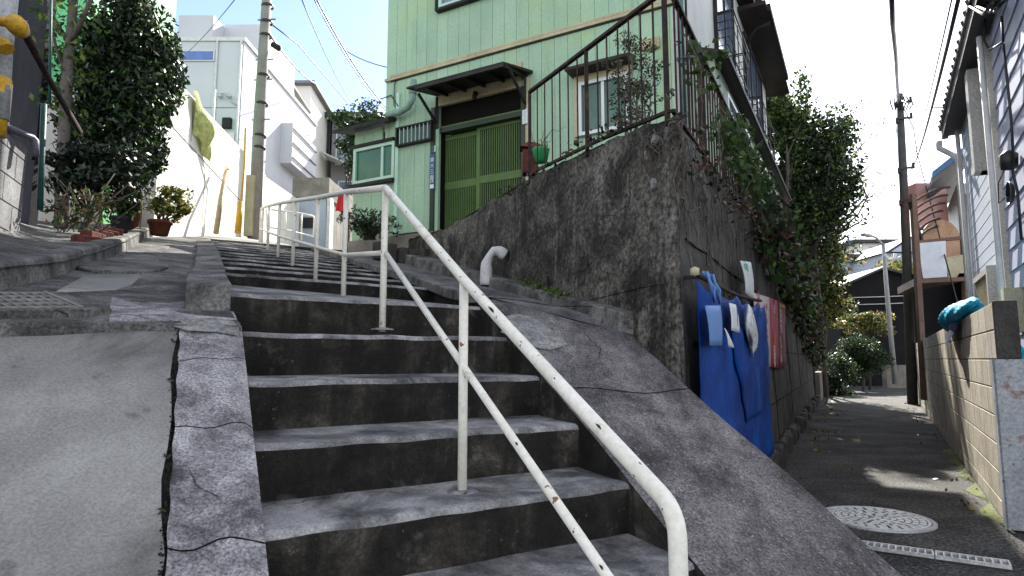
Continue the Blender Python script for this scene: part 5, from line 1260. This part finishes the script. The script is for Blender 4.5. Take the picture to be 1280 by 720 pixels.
# utility pole left
Y = 13.; pb = P(318,291,Y); lp = thing('utility_pole', 'tall brown-grey concrete utility pole with clamps in front of the white houses', 'utility pole', tuple(pb))
b = MB(); b.tube([pb+Vector((0,0,-.2)), P(324,150,Y), P(336,-40,Y)], 0, 14, True, [.135,.12,.10]); b.build('pole', M['pole'], lp)
for v in (8,28,45,95,130,170,185): u = 335-(v)*.06; b = MB(); b.lathe(P(u,v,Y), [(.125,-.03),(.135,-.02),(.135,.02),(.125,.03)], 12); b.build('band', M['black'], lp)
for v in (25,75,100,150): u = 335-(v)*.06; q = P(u,v,Y); b = MB(); b.bar(q+Vector((-.2,0,0)), q+Vector((.2,0,.02)), .025, .025); b.build('step_bolt', M['pole'], lp)
b = MB(); q = P(311,265,Y-.1); b.abox(q.x-.05, q.x+.12, q.y-.1, q.y+.05, pb.z-.1, P(311,222,Y).z); b.build('cable_sleeve', M['cream'], lp)
b = MB(); b.lathe(P(345,58,Y), [(0,-.12),(.06,-.1),(.07,.1),(0,.12)], 8, Vector((1,0,-.6)).normalized()); b.build('insulator', M['trimdark'], lp)
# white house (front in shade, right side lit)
Y = 17.3
wh = thing('white_house', 'white cube-shaped house with a narrow blue strip window at its top', 'house', tuple(P(260,290,Y)))
x0 = P(206,200,Y).x; x1 = P(303,100,Y).x; zt = P(260,52,Y).z; yb = 22.0
b = MB(); b.abox(x0, x1, Y, yb+2, 2.0, zt); b.build('wall', M['whitehouse'], wh)
b = MB(); b.abox(x0-.05, x1+.05, Y-.05, yb+2, zt+.003, zt+.12); b.build('coping', M['whitepipe'], wh)
b = MB(); xa = P(223,30,Y+.5).x; xb = P(304,30,Y+.5).x; zp = P(260,19,Y+.5).z; b.abox(xa, xb-.9, Y+.5, Y+3.2, zt+.12, zp); b.abox(xb-.9, P(318,30,Y+.5).x, Y+1.2, Y+4, zt+.12, zp+.1); b.build('rooftop_box', M['whitehouse'], wh)
b = MB(); xa = P(226,70,Y).x; xb = P(267,70,Y).x; b.abox(xa-.05, xb+.05, Y-.04, Y-.002, P(240,77,Y).z, P(240,63,Y).z); f = b.build('window', M['alu'], wh); b = MB(); b.abox(xa, xb, Y-.05, Y-.041, P(240,75.5,Y).z, P(240,65,Y).z); b.build('pane', M['blueglass'], f)
b = MB()
for u in (270, 300): x = P(u,100,Y).x; b.tube([Vector((x,Y-.04,2)), Vector((x,Y-.04,zt))], .035, 8)
b.build('downpipe', M['whitepipe'], wh)
b = MB(); q = P(285,155,Y); b.abox(q.x-.12, q.x+.12, Y-.12, Y-.002, q.z-.15, q.z+.15); b.build('vent_hood', M['trimdark'], wh)
b = MB()
for u in (277, 288): q = P(u,122,Y); b.lathe(q+Vector((0,-.12,0)), [(0,-.07),(.06,-.05),(.06,.05),(0,.07)], 10, Vector((0,-1,0)))
b.tube([P(277,122,Y)+Vector((0,-.05,.1)), P(283,120,Y)+Vector((0,-.1,.05)), P(290,128,Y)+Vector((0,-.05,0)), P(297,132,Y)+Vector((0,-.03,0))], .02, 6); b.build('wall_lamp', M['alu'], wh)
# second white house, right faces lit
def prism(name, lab, fx0, fx1, y0, y1, zb, zt, zt2, m, zfront=None):
    t = thing(name, lab, 'house', (fx0, y0, zb)); b = MB()
    b.hexa([(fx0,y0,zb),(fx1,y0,zb),(fx1-.2,y1,zb),(fx0-.2,y1,zb),(fx0,y0,zt),(fx1,y0,zt),(fx1-.2,y1,zt2),(fx0-.2,y1,zt2)]); b.build('wall', m, t)
    b = MB(); b.hexa([(fx0-.2,y0-.25,zt+.003),(fx1+.22,y0-.25,zt+.003),(fx1+.02,y1+.2,zt2+.003),(fx0-.4,y1+.2,zt2+.003),(fx0-.2,y0-.25,zt+.12),(fx1+.22,y0-.25,zt+.12),(fx1+.02,y1+.2,zt2+.12),(fx0-.4,y1+.2,zt2+.12)]); b.build('roof', M['greyhouse'], t)
    return t
def xwin(t, x, ya, yb_, z0, z1, gm=None, rail=False):
    b = MB(); b.abox(x, x+.06, ya, yb_, z0, z1); f = b.build('window', M['trimdark'], t); b = MB(); b.abox(x+.061, x+.07, ya+.06, yb_-.06, z0+.06, z1-.06); b.build('pane', gm or M['glassb'], f); return f
def XW(u, v, x):   # point on plane x=const
    r = ray(u, v); return r*(x/r.x)
xh = P(307,150,18.).x
t2 = prism('white_house', 'second white house behind the utility pole with a dark-framed bay window', xh-3, xh, 18.8, 23.6, 2.5, XW(330,62,xh).z, XW(358,98,xh).z-.2, M['whitehouse2'])
wq = [XW(336,85,xh), XW(344,118,xh)]
xwin(t2, xh, 20.6, 21.8, XW(340,112,xh).z-.2, XW(340,84,xh).z)
xwin(t2, xh, 22.3, 23.1, XW(340,130,xh).z-.2, XW(340,100,xh).z)
b = MB(); zq = XW(338,195,xh).z; b.abox(xh+.003, xh+.55, 20.4, 22.9, zq-.1, zq+1.3); f = b.build('bay_window', M['whitehouse'], t2)
b = MB()
for z in (zq+.1, zq+.6, zq+1.1): b.bar((xh+.58,20.4,z), (xh+.58,22.9,z), .03, .03)
b.build('grille', M['black'], f)
b = MB(); q = P(312,100,18.7); b.tube([P(302,116,18.7), P(312,113,18.7), P(317,108,18.7), P(317,104,18.7)], .09, 8); b.build('flue_pipe', M['whitepipe'], t2)
b = MB(); b.abox(P(303,100,18.7).x, P(330,100,18.7).x, 18.5, 18.79, P(310,113,18.7).z, P(310,101,18.7).z); b.build('balcony_shade', M['greyhouse'], t2)
b = MB(); b.abox(P(309,145,18.6).x, P(326,145,18.6).x, 18.55, 18.78, 2.6, P(310,145,18.6).z); b.build('tiled_wall', M['lightpink'], t2)
xh = P(366,150,24.).x; xe = P(382,150,24.).x
t3 = prism('white_house', 'third smaller white house with sloping eaves at the end of the upper street', xe-3.0, xe, 24.5, 31., 3.5, P(380,107,24.5).z, P(380,107,24.5).z-.3, M['whitehouse2'])
xwin(t3, xe, 27., 28.0, XW(400,175,xe).z-.3, XW(400,138,xe).z+.1)
xwin(t3, xe, 29.2, 30.2, XW(410,180,xe).z-.2, XW(410,150,xe).z)
b = MB(); q = P(402,196,25.6); b.hexa([(xe+.01,26.0,q.z+.35),(xe+1.1,26.0,q.z-.15),(xe+1.1,28.5,q.z-.15),(xe+.01,28.5,q.z+.35),(xe+.01,26.0,q.z+.4),(xe+1.1,26.0,q.z-.1),(xe+1.1,28.5,q.z-.1),(xe+.01,28.5,q.z+.4)]); b.build('awning', M['whitepipe'], t3)
# cladding seams and fittings on the two nearer houses
b = MB()
for z in (4.2, 5.4, 6.6): b.box(Fr(t2.location.x+3, 18.8, 0, 1), .0, 4.6, .012, .001, z, z+.02)
b.build('seams', M['greyhouse'], t2)
b = MB(); b.tube([(XW(352,150,P(307,150,18.).x).x+.06, 22.0, 2.6), (XW(352,150,P(307,150,18.).x).x+.06, 22.0, 7.0)], .04, 8); b.build('downpipe', M['whitepipe'], t2)
b = MB()
for z in (4.0, 5.6, 7.2): b.abox(P(206,200,17.3).x, P(303,100,17.3).x, 17.288, 17.299, z, z+.02)
b.build('seams', M['greyhouse'], wh)
b = MB(); q = P(290,180,17.3); b.abox(q.x-.35, q.x+.1, 17.2, 17.298, q.z-.5, q.z+.3); b.build('meter_box', M['alu'], wh)
# lit pink retaining wall + garage
b = MB(); p = [P(322,214,15.8), P(322,300,15.8), P(374,300,19.2), P(374,250,19.2)]; p[1].z -= .5; p[2].z -= .5
b.poly(p, d=(-.5,.3,0)); tag(recalc(b.build('slope_wall', M['white'])), 'sunlit white stair-side wall with a sloping top behind the handrail', 'wall')
gw = thing('garage', 'squat concrete garage with a pale shutter and dark opening beyond the handrail', 'garage', tuple(P(395,300,19.5)))
Y = 19.6; b = MB(); p0 = P(366,222,Y); p1 = P(411,246,Y); b.abox(p0.x, p1.x, Y, Y+3, p1.z, p0.z); b.build('parapet', M['concrete'], gw)
b = MB(); b.abox(P(373,250,Y+.1).x, P(411,250,Y).x, Y+.15, Y+.4, 2.5, p1.z); b.build('shutter', M['siding'], gw)
b = MB(); b.abox(P(375,250,Y).x, P(392,250,Y).x, Y+.10, Y+.14, P(380,284,Y).z, P(380,271,Y).z); b.build('opening', M['black'], gw)
b = MB(); b.abox(P(409,250,Y).x, P(413,250,Y).x, Y, Y+.4, 2.5, p1.z); b.build('pillar', M['whitepipe'], gw)
b = MB(); p = [P(410,222,Y), P(410,305,Y), P(446,305,23.5), P(446,250,23.5)]; p[1].z = 2.2; p[2].z = 2.2; b.poly(p, d=(-.3,.5,0)); tag(recalc(b.build('side_wall', M['concrete'])), 'tan concrete wall with a sloping top behind the red cloth', 'wall')
b = MB(); q = P(429,252,11.)
def rc(u, v): return q+Vector((-.09+.2*u-.05*v, .05*math.sin(PI*u), .16-.34*v-.05*u*v+.03*math.sin(6*u)))
grid_surface(b, rc, 8, 8, True); o = b.build('red_cloth', M['red']); tag(o, 'red cloth hanging beyond the handrail post', 'cloth'); o.modifiers.new('t','SOLIDIFY').thickness = .02
# grey building behind
Y = 27.; q0 = P(416,140,Y); q1 = P(470,140,Y)
boxhouse('grey_house', 'dull grey house with a dark roof behind the green annex', q0.x, q1.x, Y, Y+7, 3.5, P(430,150,Y).z, M['greyhouse'], wpx([(421,436,165,205),(424,440,228,245)], Y), .4)
# unseen house added to block the sun from the head of the stairs
boxhouse('unseen_shade_house', 'unseen house added directly behind the green house to block the sun', .6, 4.4, 19.5, 27, 1.5, 9.2, M['greyhouse'], (), .4)
# wires over the street
tl = P(336,30,13)
wire('cable', [P(391,-10,9), P(486,138,12)], .012, 'taut dark cable pair falling towards the green house, upper strand', .15)
wire('cable', [P(388,-10,9), P(482,138,12)], .009, 'taut dark cable pair falling towards the green house, lower strand', .15)
wire('cable', [P(374,-8,10), P(450,140,26)], .010, 'lone wire left of the paired cables falling to the horizon', .3)
wire('cable', [P(293,0,10), P(235,65,17)], .008, 'thin wire crossing the sky above the white cube house', .05)
wire('cable', [P(336,28,13), P(372,55,16), P(440,135,26)], .016, 'wire from the street pole running down behind the white roofs', .1)
wire('cable', [P(338,45,13), P(395,105,22)], .020, 'thicker cable with clamps leaving the street pole', .15)
wire('cable', [P(430,62,14), P(483,84,11)], .010, 'service wire reaching the upper corner of the green house', .05)
# annex ivy
c = P(452,150,11.3)
tree('roof_ivy', 'dark leafy shrub crowding the roof edge of the green annex', c, (.5,.5,.3), 18, 90, .07, [M['lf_dark'],M['lf_mid']], (c.x,c.y,2.0), .03, 12, 'shrub', 0, 5, .4)
c = P(436,180,11.4)
tree('annex_shrub', 'dark shrub growing beside the left edge of the green annex', c, (.3,.4,.55), 20, 90, .07, [M['lf_dark'],M['lf_mid']], (c.x,c.y,1.6), .03, 13, 'shrub', 0, 5, .4)
fn = thing('fern_shrub', 'dark arching shrub at the foot of the green annex beside the handrail post', 'shrub', tuple(P(462,303,8.9)))
mb = MB(); mb2 = MB(); q0 = P(462,300,8.9)
for i in range(60):
    tp2 = q0+Vector((rg.normal()*.20, rg.normal()*.15, .12+.3*rg.random())); mb2.tube([q0+Vector((rg.normal()*.05,0,0)), q0.lerp(tp2,.6)+Vector((0,0,.06)), tp2], .005, 4)
    leaves(mb, [(tp2, (.07,.07,.05), 18), (q0.lerp(tp2,.6), (.1,.07,.06), 12)], .06, rg, 2, .4, .3)
mb.build('foliage', [M['lf_dark'], M['lf_mid']], fn); mb2.build('stems', M['twig'], fn)
b = MB(); q = P(497,306,8.2)
for i in range(5):
    p_ = q+Vector((-.30+.15*i, .03*rg.normal(), -.03*i)); f_ = Fr(p_.x, p_.y, 60+14*rg.normal(), 1); b.box(f_, 0, .13, -.08, .08, p_.z-.2, p_.z+.02+.05*rg.random())
tag(bevel(b.build('rubble', M['blockdark']), .02), 'row of dark rough stones at the foot of the green siding', 'stones')

# ---------------------------------------------------------------- left side
# bank behind the kerb
K0, K1, K2, K3 = UP(-40,372), UP(80,345), UP(160,315), UP(193,294)
LW = Fr(-3.85, 4.8, -21.8, 1)
mb = MB()
def bank(u, v):
    a = lerpl([K0+Vector((.6,-1.0,-.2)), K0, K1, K2, K3, K3+Vector((-.6,1.4,.3))], v); a.z = UL(a.x, a.y)+.10
    c = lerpl([Vector((-3.2,1.0,.3)), Vector((-3.4,3.0,.75)), Vector((-3.9,4.8,1.02)), Vector((-5.4,6.6,1.5)), Vector((-6.2,8.6,1.9)), Vector((-6.4,10,2.1))], v)
    q = a.lerp(c, u**1.0); q.z = a.z+(c.z-a.z)*(u**1.3)+.015*math.sin(8*u+11*v); return q
grid_surface(mb, bank, 10, 30, True); mb.build('bank', M['oldpave'], kind='structure')
kp = [K0+Vector((.5,-1.,0)), K0, K1, K2, K3]
for k in range(len(kp)): kp[k].z = UL(kp[k].x, kp[k].y)
mb = MB()
for i in range(len(kp)-1):
    n = max(1, int((kp[i+1]-kp[i]).length/.55)); 
    for j in range(n):
        a = kp[i].lerp(kp[i+1], (j+.015)/n); c = kp[i].lerp(kp[i+1], (j+.985)/n); d = (kp[i+1]-kp[i]).normalized(); s_ = Vector((-d.y, d.x, 0)).normalized()*.16
        h_ = Vector((0,0,.12+.015*rg.random())); dn = Vector((0,0,-.1)); fr_ = Vector((d.y,-d.x,0)).normalized()*.02
        mb.hexa([a+dn, c+dn, c+s_+dn, a+s_+dn, a+h_-fr_, c+h_-fr_, c+s_+h_, a+s_+h_])
bevel(recalc(mb.build('kerb', M['kerb'], kind='structure')), .02, 3)
# drain with grate and concrete cap, along the top of the slab
d0 = UP(134,393); d1 = UP(0,396); dd = (d1-d0).normalized(); df = (UP(100,372)-UP(100,393)); df = (df-dd*df.dot(dd)); dw = df.length; df.normalize(); nn2 = dd.cross(df).normalized(); nn2 = nn2 if nn2.z > 0 else -nn2
print('grate', d0, d1, dw)
lg = thing('drain_grate', 'old grey lattice gutter grate in a stained concrete frame above the smooth ramp', 'drain grate', tuple(d0))
L_ = 1.9
def dbox(mb, x0, x1, y0, y1, z0, z1):
    q = [d0+dd*x+df*y+nn2*(z-.004) for z in (z0, z1) for x, y in ((x0,y0),(x1,y0),(x1,y1),(x0,y1))]
    mb.hexa(q)
b = MB(); dbox(b, 0, L_, -.045, .0, -.16, .035); dbox(b, 0, .0, 0, 0, 0, 0) if False else None; dbox(b, 0, L_, dw, dw+.03, -.16, .03); dbox(b, .010, .072, .004, dw-.004, -.1, .030); dbox(b, 0, .008, .002, dw, -.16, .028)
bevel(recalc(b.build('frame', M['oldpave'], lg)), .006)
b = MB(); dbox(b, .076, L_, .002, dw-.002, -.02, .022); recalc(b.build('pit', M['black'], lg))
b = MB(); x = .108
while x < L_:
    dbox(b, x, x+.009, .012, dw-.012, .023, .036); x += .034
for y in np.linspace(.012, dw-.06, 5): dbox(b, .085, L_, y, y+.045, .023, .034)
dbox(b, .080, .098, .012, dw-.012, .023, .038)
recalc(b.build('grate', M['grate_old'], lg))
# brownish broken edge below the drain
b = MB(); 
def be_(u, v): return d0+dd*(L_*u)-df*(.045+.10*v+.02*math.sin(19*u)*v)+nn2*(.055-.07*v+.006*math.sin(31*u))
ulpatch_later = True
# covers in the street
def ulpatch(name, px, m, h=.012, kind=True, lab=None, cat=None, bev=.004):
    q = [UP(u, v) for u, v in px]; b = MB(); b.poly([x+Vector((0,0,-.03)) for x in q][::1], d=(0,0,.03+h)); o = recalc(b.build(name, m)); bevel(o, bev)
    if lab: tag(o, lab, cat)
    else: o['kind'] = 'structure'
    return o
ulpatch('square_cover', [(150,334),(193,334),(212,309),(160,311)], M['kerb'], .016, lab='square concrete inspection cover with a metal rim in the upper street', cat='cover')
ulpatch('gutter_slab', [(70,366),(160,365),(178,343),(108,345)], M['slab'], .010)
q = [UP(95+58*(1+math.cos(t)), 337+7.5*math.sin(t)) for t in np.linspace(0, 2*PI, 30)[:-1]]
b = MB(); b.poly([x+Vector((0,0,-.02)) for x in q], d=(0,0,.05)); o = recalc(b.build('round_cover', M['oldpave'])); bevel(o, .008); tag(o, 'worn round cover half under the kerb beside the square one', 'cover')
# pale apron across the head of the strip and the drain
ulpatch('apron', [(136,402),(215,402),(297,402),(291,388),(286,372),(258,372),(190,371),(138,372)], M['strip'], .010, bev=.006)
# grey patches
def plaster(pxs, m, name, fn, dz):
    q = [fn(u, v)+Vector((0,0,dz)) for u, v in pxs]; b = MB(); c = sum(q, Vector())/len(q); n = len(q); b.add([c+Vector((0,0,.006))]+q, [(0, i+1, (i+1)%n+1) for i in range(n)], True); b.build(name, m, kind='structure')
plaster([(213,409),(240,401),(270,399),(292,404),(299,414),(297,422),(270,417),(235,416)], M['patch'], 'mortar_patch', lambda u, v: onplane(u, v, PL, nS), .008)
def rmp(u, v): return onplane(u, v, rampP(0,0), slv.cross(perp+Vector((0,0,-.0475))).normalized())
_r = np.random.default_rng(4); q = [rampP(1.02+(.13+.05*_r.random())*math.cos(t), .17+(.15+.08*_r.random())*math.sin(t), .006) for t in np.linspace(0, 2*PI, 15)[:-1]]; b = MB(); b.add([sum(q, Vector())/14+Vector((0,0,.01))]+q, [(0, i+1, (i+1)%14+1) for i in range(14)], True); b.build('mortar_patch', M['patch'], kind='structure')
# block wall far left with pipe rail
lw = thing('grey_block_wall', 'shaded grey block wall with a purple-grey pipe rail at the far left', 'wall', tuple(LW.p(-1, 0, .9)))
b = MB(); z = .75; zt_ = LW.on(20, 172)[1]
j = 0
while z < zt_-.05:
    a = -4.0+(.2 if j % 2 else 0)
    while a < 0: a1 = min(a+.4, 0.); b.box(LW, a+.003, a1-.003, 0, -.12, z+.003, min(z+.2, zt_)-.003); a += .4
    z += .2; j += 1
bevel(b.build('blocks', M['leftblock'], lw), .006, 1)
b = MB(); b.box(LW, -4, -.01, -.006, -.11, .6, zt_-.01); b.box(LW, -4, -.0, -.13, -.2, .6, zt_+.5); b.build('mortar', M['mortar'], lw)
b = MB(); b.tube([P(-20,148,4.2), P(10,160,4.4), P(40,172,4.65), P(44,177,4.66), P(44,195,4.66)], .028, 10); tag(b.build('pipe_rail', M['purplegrey']), 'purple-grey steel pipe rail bent downwards above the grey block wall', 'pipe rail')
b = MB(); b.tube([P(50,262,4.9), P(52,200,4.9), P(55,130,4.9)], .022, 10); b.tube([P(62,130,5.2), P(64,-30,5.2)], .012, 8); tag(b.build('standpipe', M['teal']), 'upright teal pipe at the end of the grey block wall', 'pipe')
# dark house/boards far left
b = MB(); LB = Fr(P(63,100,6.3).x, 6.3, -82, 1)
for i in range(18):
    a = .0+i*.2; b.box(LB, a+.006, a+.194, rg.random()*.02, -.05, .9, 5.5)
b.box(LB, 0, 3.6, -.052, -.1, .9, 5.5); tag(b.build('board_shed', M['boards']), 'dark vertical boarded shed wall at the far left behind the yellow pole clamps', 'shed')
b = MB(); q = P(60,90,9.5); b.abox(q.x-1.5, q.x+.55, 9.5, 12, 2.0, 8); tag(b.build('green_building', M['greenhouse2']), 'bright green house wall glimpsed between the tree trunk and the shed', 'house')
b = MB(); q = P(60,200,9.0); b.abox(q.x-2, q.x+.6, 9.2, 9.4, 1.5, P(60,110,9.2).z); tag(b.build('cream_wall', M['whitehouse2']), 'sunlit cream wall glimpsed through the dark bush', 'wall')
yp = thing('striped_pole', 'grey pole with yellow clamps and a yellow-black sleeve at the left edge', 'pole', tuple(P(0,200,3.6)))
b = MB(); b.tube([P(0,150,3.6), P(5,60,3.6), P(14,-20,3.6)], .045, 10); b.build('pole', M['polegrey'], yp)
b = MB(); b.tube([P(-6,170,3.6), P(2,98,3.6)], .052, 10); b.build('sleeve', M['yellow'], yp)
b = MB(); q = P(22,33,3.4); b.lathe(q, [(0,-.06),(.045,-.05),(.055,0),(.045,.05),(0,.06)], 14, Vector((.3,-1,.2)).normalized()); b.tube([P(-10,24,3.4), P(8,28,3.4), q], .03, 8); b.tube([P(-8,52,3.45), P(4,56,3.45), P(8,62,3.45)], .045, 8); b.build('clamp', M['yellow'], yp)
b = MB(); b.tube([P(30,40,3.5), P(62,100,4.3), P(100,165,5.2)], .022, 8); tag(b.build('guy_rod', M['rust']), 'dark slanting rod running down from the yellow clamp', 'rod')
# trunk and bushes
tr = thing('bare_trunk', 'slim forked grey trunk rising beside the dark bush', 'tree', tuple(P(76,285,5.9)))
b = MB(); b.tube([P(76,285,5.9), P(79,190,5.9), P(83,110,5.9), P(88,50,5.9), P(94,-30,5.9)], 0, 9, True, [.06,.055,.05,.045,.035]); b.tube([P(86,60,5.9), P(100,30,5.8), P(118,-10,5.7)], 0, 7, True, [.03,.025,.018]); b.tube([P(84,50,5.9), P(66,20,6.0), P(55,-20,6.0)], 0, 6, True, [.02,.016,.012]); b.tube([P(82,90,5.9), P(70,60,6.0), P(60,5,6.0)], 0, 6, True, [.018,.014,.01]); b.build('trunk', M['bark'], tr)
mb = MB(); leaves(mb, [(P(u,v,5.9), (.18,.2,.15), 40) for u, v in ((60,10),(75,30),(100,8),(112,28),(70,70),(98,60),(66,120),(95,110),(90,150),(62,40),(102,90))], .07, rg, 2, .3, .5); mb.build('crown', [M['lf_mid'], M['lf_lit']], tr)
c = P(158,110,6.6)
tree('dark_bush', 'large dense almost black evergreen bush beside the upper street', c, (.58,.6,1.22), 140, 190, .075, [M['lf_dark'],M['lf_dark'],M['lf_mid']], tuple(P(150,285,6.6)), .05, 21, 'bush', .5, 9, .30, .4)
c = P(120,215,6.0)
tree('low_shrub', 'shadowy shrub under the large dark bush behind the bricks', c, (.45,.4,.38), 40, 110, .07, [M['lf_dark']], tuple(P(120,290,6.0)), .02, 22, 'shrub', .3, 6, .35, .4)
ds = thing('dry_plant', 'dry arching stems in front of the shadowy shrub', 'plant', tuple(P(85,290,5.2)))
mb = MB()
for i in range(16):
    q0 = P(70+60*rg.random(), 290, 5.2); q1 = q0+Vector((rg.normal()*.25, .1, .25+.35*rg.random())); mb.tube([q0, q0.lerp(q1,.5)+Vector((rg.normal()*.06,0,.05)), q1], .005, 4)
mb.build('stems', M['twig'], ds); mb = MB(); leaves(mb, [(P(60+80*rg.random(), 235+50*rg.random(), 5.2), (.08,.08,.06), 9) for i in range(40)], .05, rg, 2); mb.build('leaves', [M['lf_brown'], M['lf_mid']], ds)
# potted plants
def pot(q, r, h, m, parent):
    b = MB(); b.lathe(q, [(0,0),(r*.72,0),(r*.95,h*.8),(r*1.06,h*.8),(r*1.06,h),(r*.92,h),(r*.9,h*.86),(0,h*.86)], 18); return b.build('pot', m, parent)
q = aty(199,294,7.3); pp_ = thing('potted_plant', 'bushy yellow-green plant in a terracotta pot against the white wall', 'potted plant', tuple(q)); pot(q, .13, .17, M['terracotta'], pp_)
mb = MB(); cl = cloud(q+Vector((.12,0,.42)), (.26,.22,.26), 30, 70, rg, .35); leaves(mb, cl, .055, rg, 3, .4, .35); mb.build('foliage', [M['lf_mid'], M['lf_lit'], M['lf_yel']], pp_)
mb = MB(); branchy(mb, q+Vector((0,0,.12)), [Vector(x[0]) for x in cl[:10]], .012, rg); mb.build('stems', M['bark'], pp_)
q = UP(172,297); q.x -= .08; q.z += .1; pp2 = thing('potted_plant', 'small dark plant in a tall terracotta pot under the bush', 'potted plant', tuple(q)); pot(q, .09, .24, M['terracotta'], pp2)
mb = MB(); leaves(mb, cloud(q+Vector((0,0,.36)), (.14,.14,.14), 12, 50, rg), .045, rg, 2); mb.build('foliage', [M['lf_dark'], M['lf_mid']], pp2)
q = P(150,290,6.2); pp3 = thing('potted_plant', 'blue-green leafy plant in a dark pot behind the brick edging', 'potted plant', tuple(q)); pot(q, .10, .15, M['boards'], pp3)
mb = MB(); leaves(mb, cloud(q+Vector((0,0,.25)), (.16,.14,.13), 14, 50, rg), .05, rg, 2); mb.build('foliage', [M['lf_ivy'], M['lf_dark']], pp3)
for i, (u, v, y, lab) in enumerate(((162,236,6.9,'upper orange round lantern-like pot hanging in the gap of the bush'),(160,250,6.9,'lower orange round pot in the gap of the bush'))):
    b = MB(); b.lathe(P(u,v,y), [(0,-.05),(.05,-.04),(.06,.01),(.045,.05),(0,.055)], 14); tag(b.build('orange_pot', M['orange']), lab, 'pot')
# bricks
brk = MB(); sp = [(108,303),(116,300),(124,297),(131,296),(137,293)]
labs = ['nearest red brick of the edging row at the kerb','second red brick from the near end of the edging row','middle red brick of the edging row','fourth red brick of the edging row','farthest red brick of the edging row beside the pots']
for i, (u, v) in enumerate(sp):
    q = P(u, v, 5.1+.16*i); f_ = Fr(q.x, q.y, -60+12*rg.normal(), 1); b = MB(); b.box(f_, -.05, .05, -.1, .1, q.z-.04, q.z+.05+.02*rg.random()); o = bevel(b.build('brick', M['brick']), .008); tag(o, labs[i], 'brick', 'red bricks edging the planting')
# green sign
q = P(183,217,7.6); sg = thing('small_sign', 'small white sign with a bright green square sticking out beside the bush', 'sign', tuple(q)); b = MB(); b.hexa([q+Vector(d) for d in ((-.13,.0,-.05),(.12,-.04,-.09),(.12,-.02,-.09),(-.13,.02,-.05),(-.13,0,.10),(.12,-.04,.05),(.12,-.02,.05),(-.13,.02,.10))]); recalc(b.build('board', M['paper'], sg))
b = MB(); b.hexa([q+Vector(d) for d in ((-.01,-.032,-.06),(.08,-.045,-.075),(.08,-.04,-.075),(-.01,-.027,-.06),(-.01,-.032,.06),(.08,-.045,.045),(.08,-.04,.045),(-.01,-.027,.06))]); recalc(b.build('green_square', M['greenpot'], sg))
b = MB(); q2 = P(175,290,7.6); b.tube([q2, Vector((q2.x, q2.y, q.z))], .012, 6); b.build('stake', M['bamboo'], sg)
# small weeds at cracks
wd = MB(); leaves(wd, [(stripP(s, SWD+.012), (.012,.02,.006), 7) for s in (-.2,.1,.3,.62,.66,.9)]+[(UP(u, v)+Vector((0,0,.02)), (.10,.08,.03), 40) for u, v in ((210,291),(222,291),(100,306),(92,310))], .016, rg, 2, -.4, .5)
wo_ = wd.build('weeds', [M['lf_mid'], M['lf_brown']]); wo_['kind'] = 'stuff'
gr = MB(); r_ = np.random.default_rng(8)
for i in range(420):
    if i < 260: s = -.9+1.9*r_.random(); q = stripP(s, SWD+.006+.005*r_.normal(), -.004)
    else: q = BW.p(-1+12*r_.random(), .03+.12*r_.random()**2, ROAD+.004)
    rr_ = .0015+.0035*r_.random(); gr.lathe(q, [(0,-rr_),(rr_,0),(0,rr_)], 5)
go = gr.build('grit', M['riser']); go['kind'] = 'stuff'
lv = MB(); cl = [(AW.p(3+14*r_.random(), .25+.5*r_.random()**2, ROAD+.012), (.15,.12,.004), 4) for i in range(40)]+[(BW.p(15*r_.random(), .15, ROAD+.012), (.2,.12,.004), 3) for i in range(25)]
leaves(lv, cl, .05, r_, 2, 0, .6); lo_ = lv.build('fallen_leaves', [M['lf_brown'], M['lf_yel']]); lo_['kind'] = 'stuff'
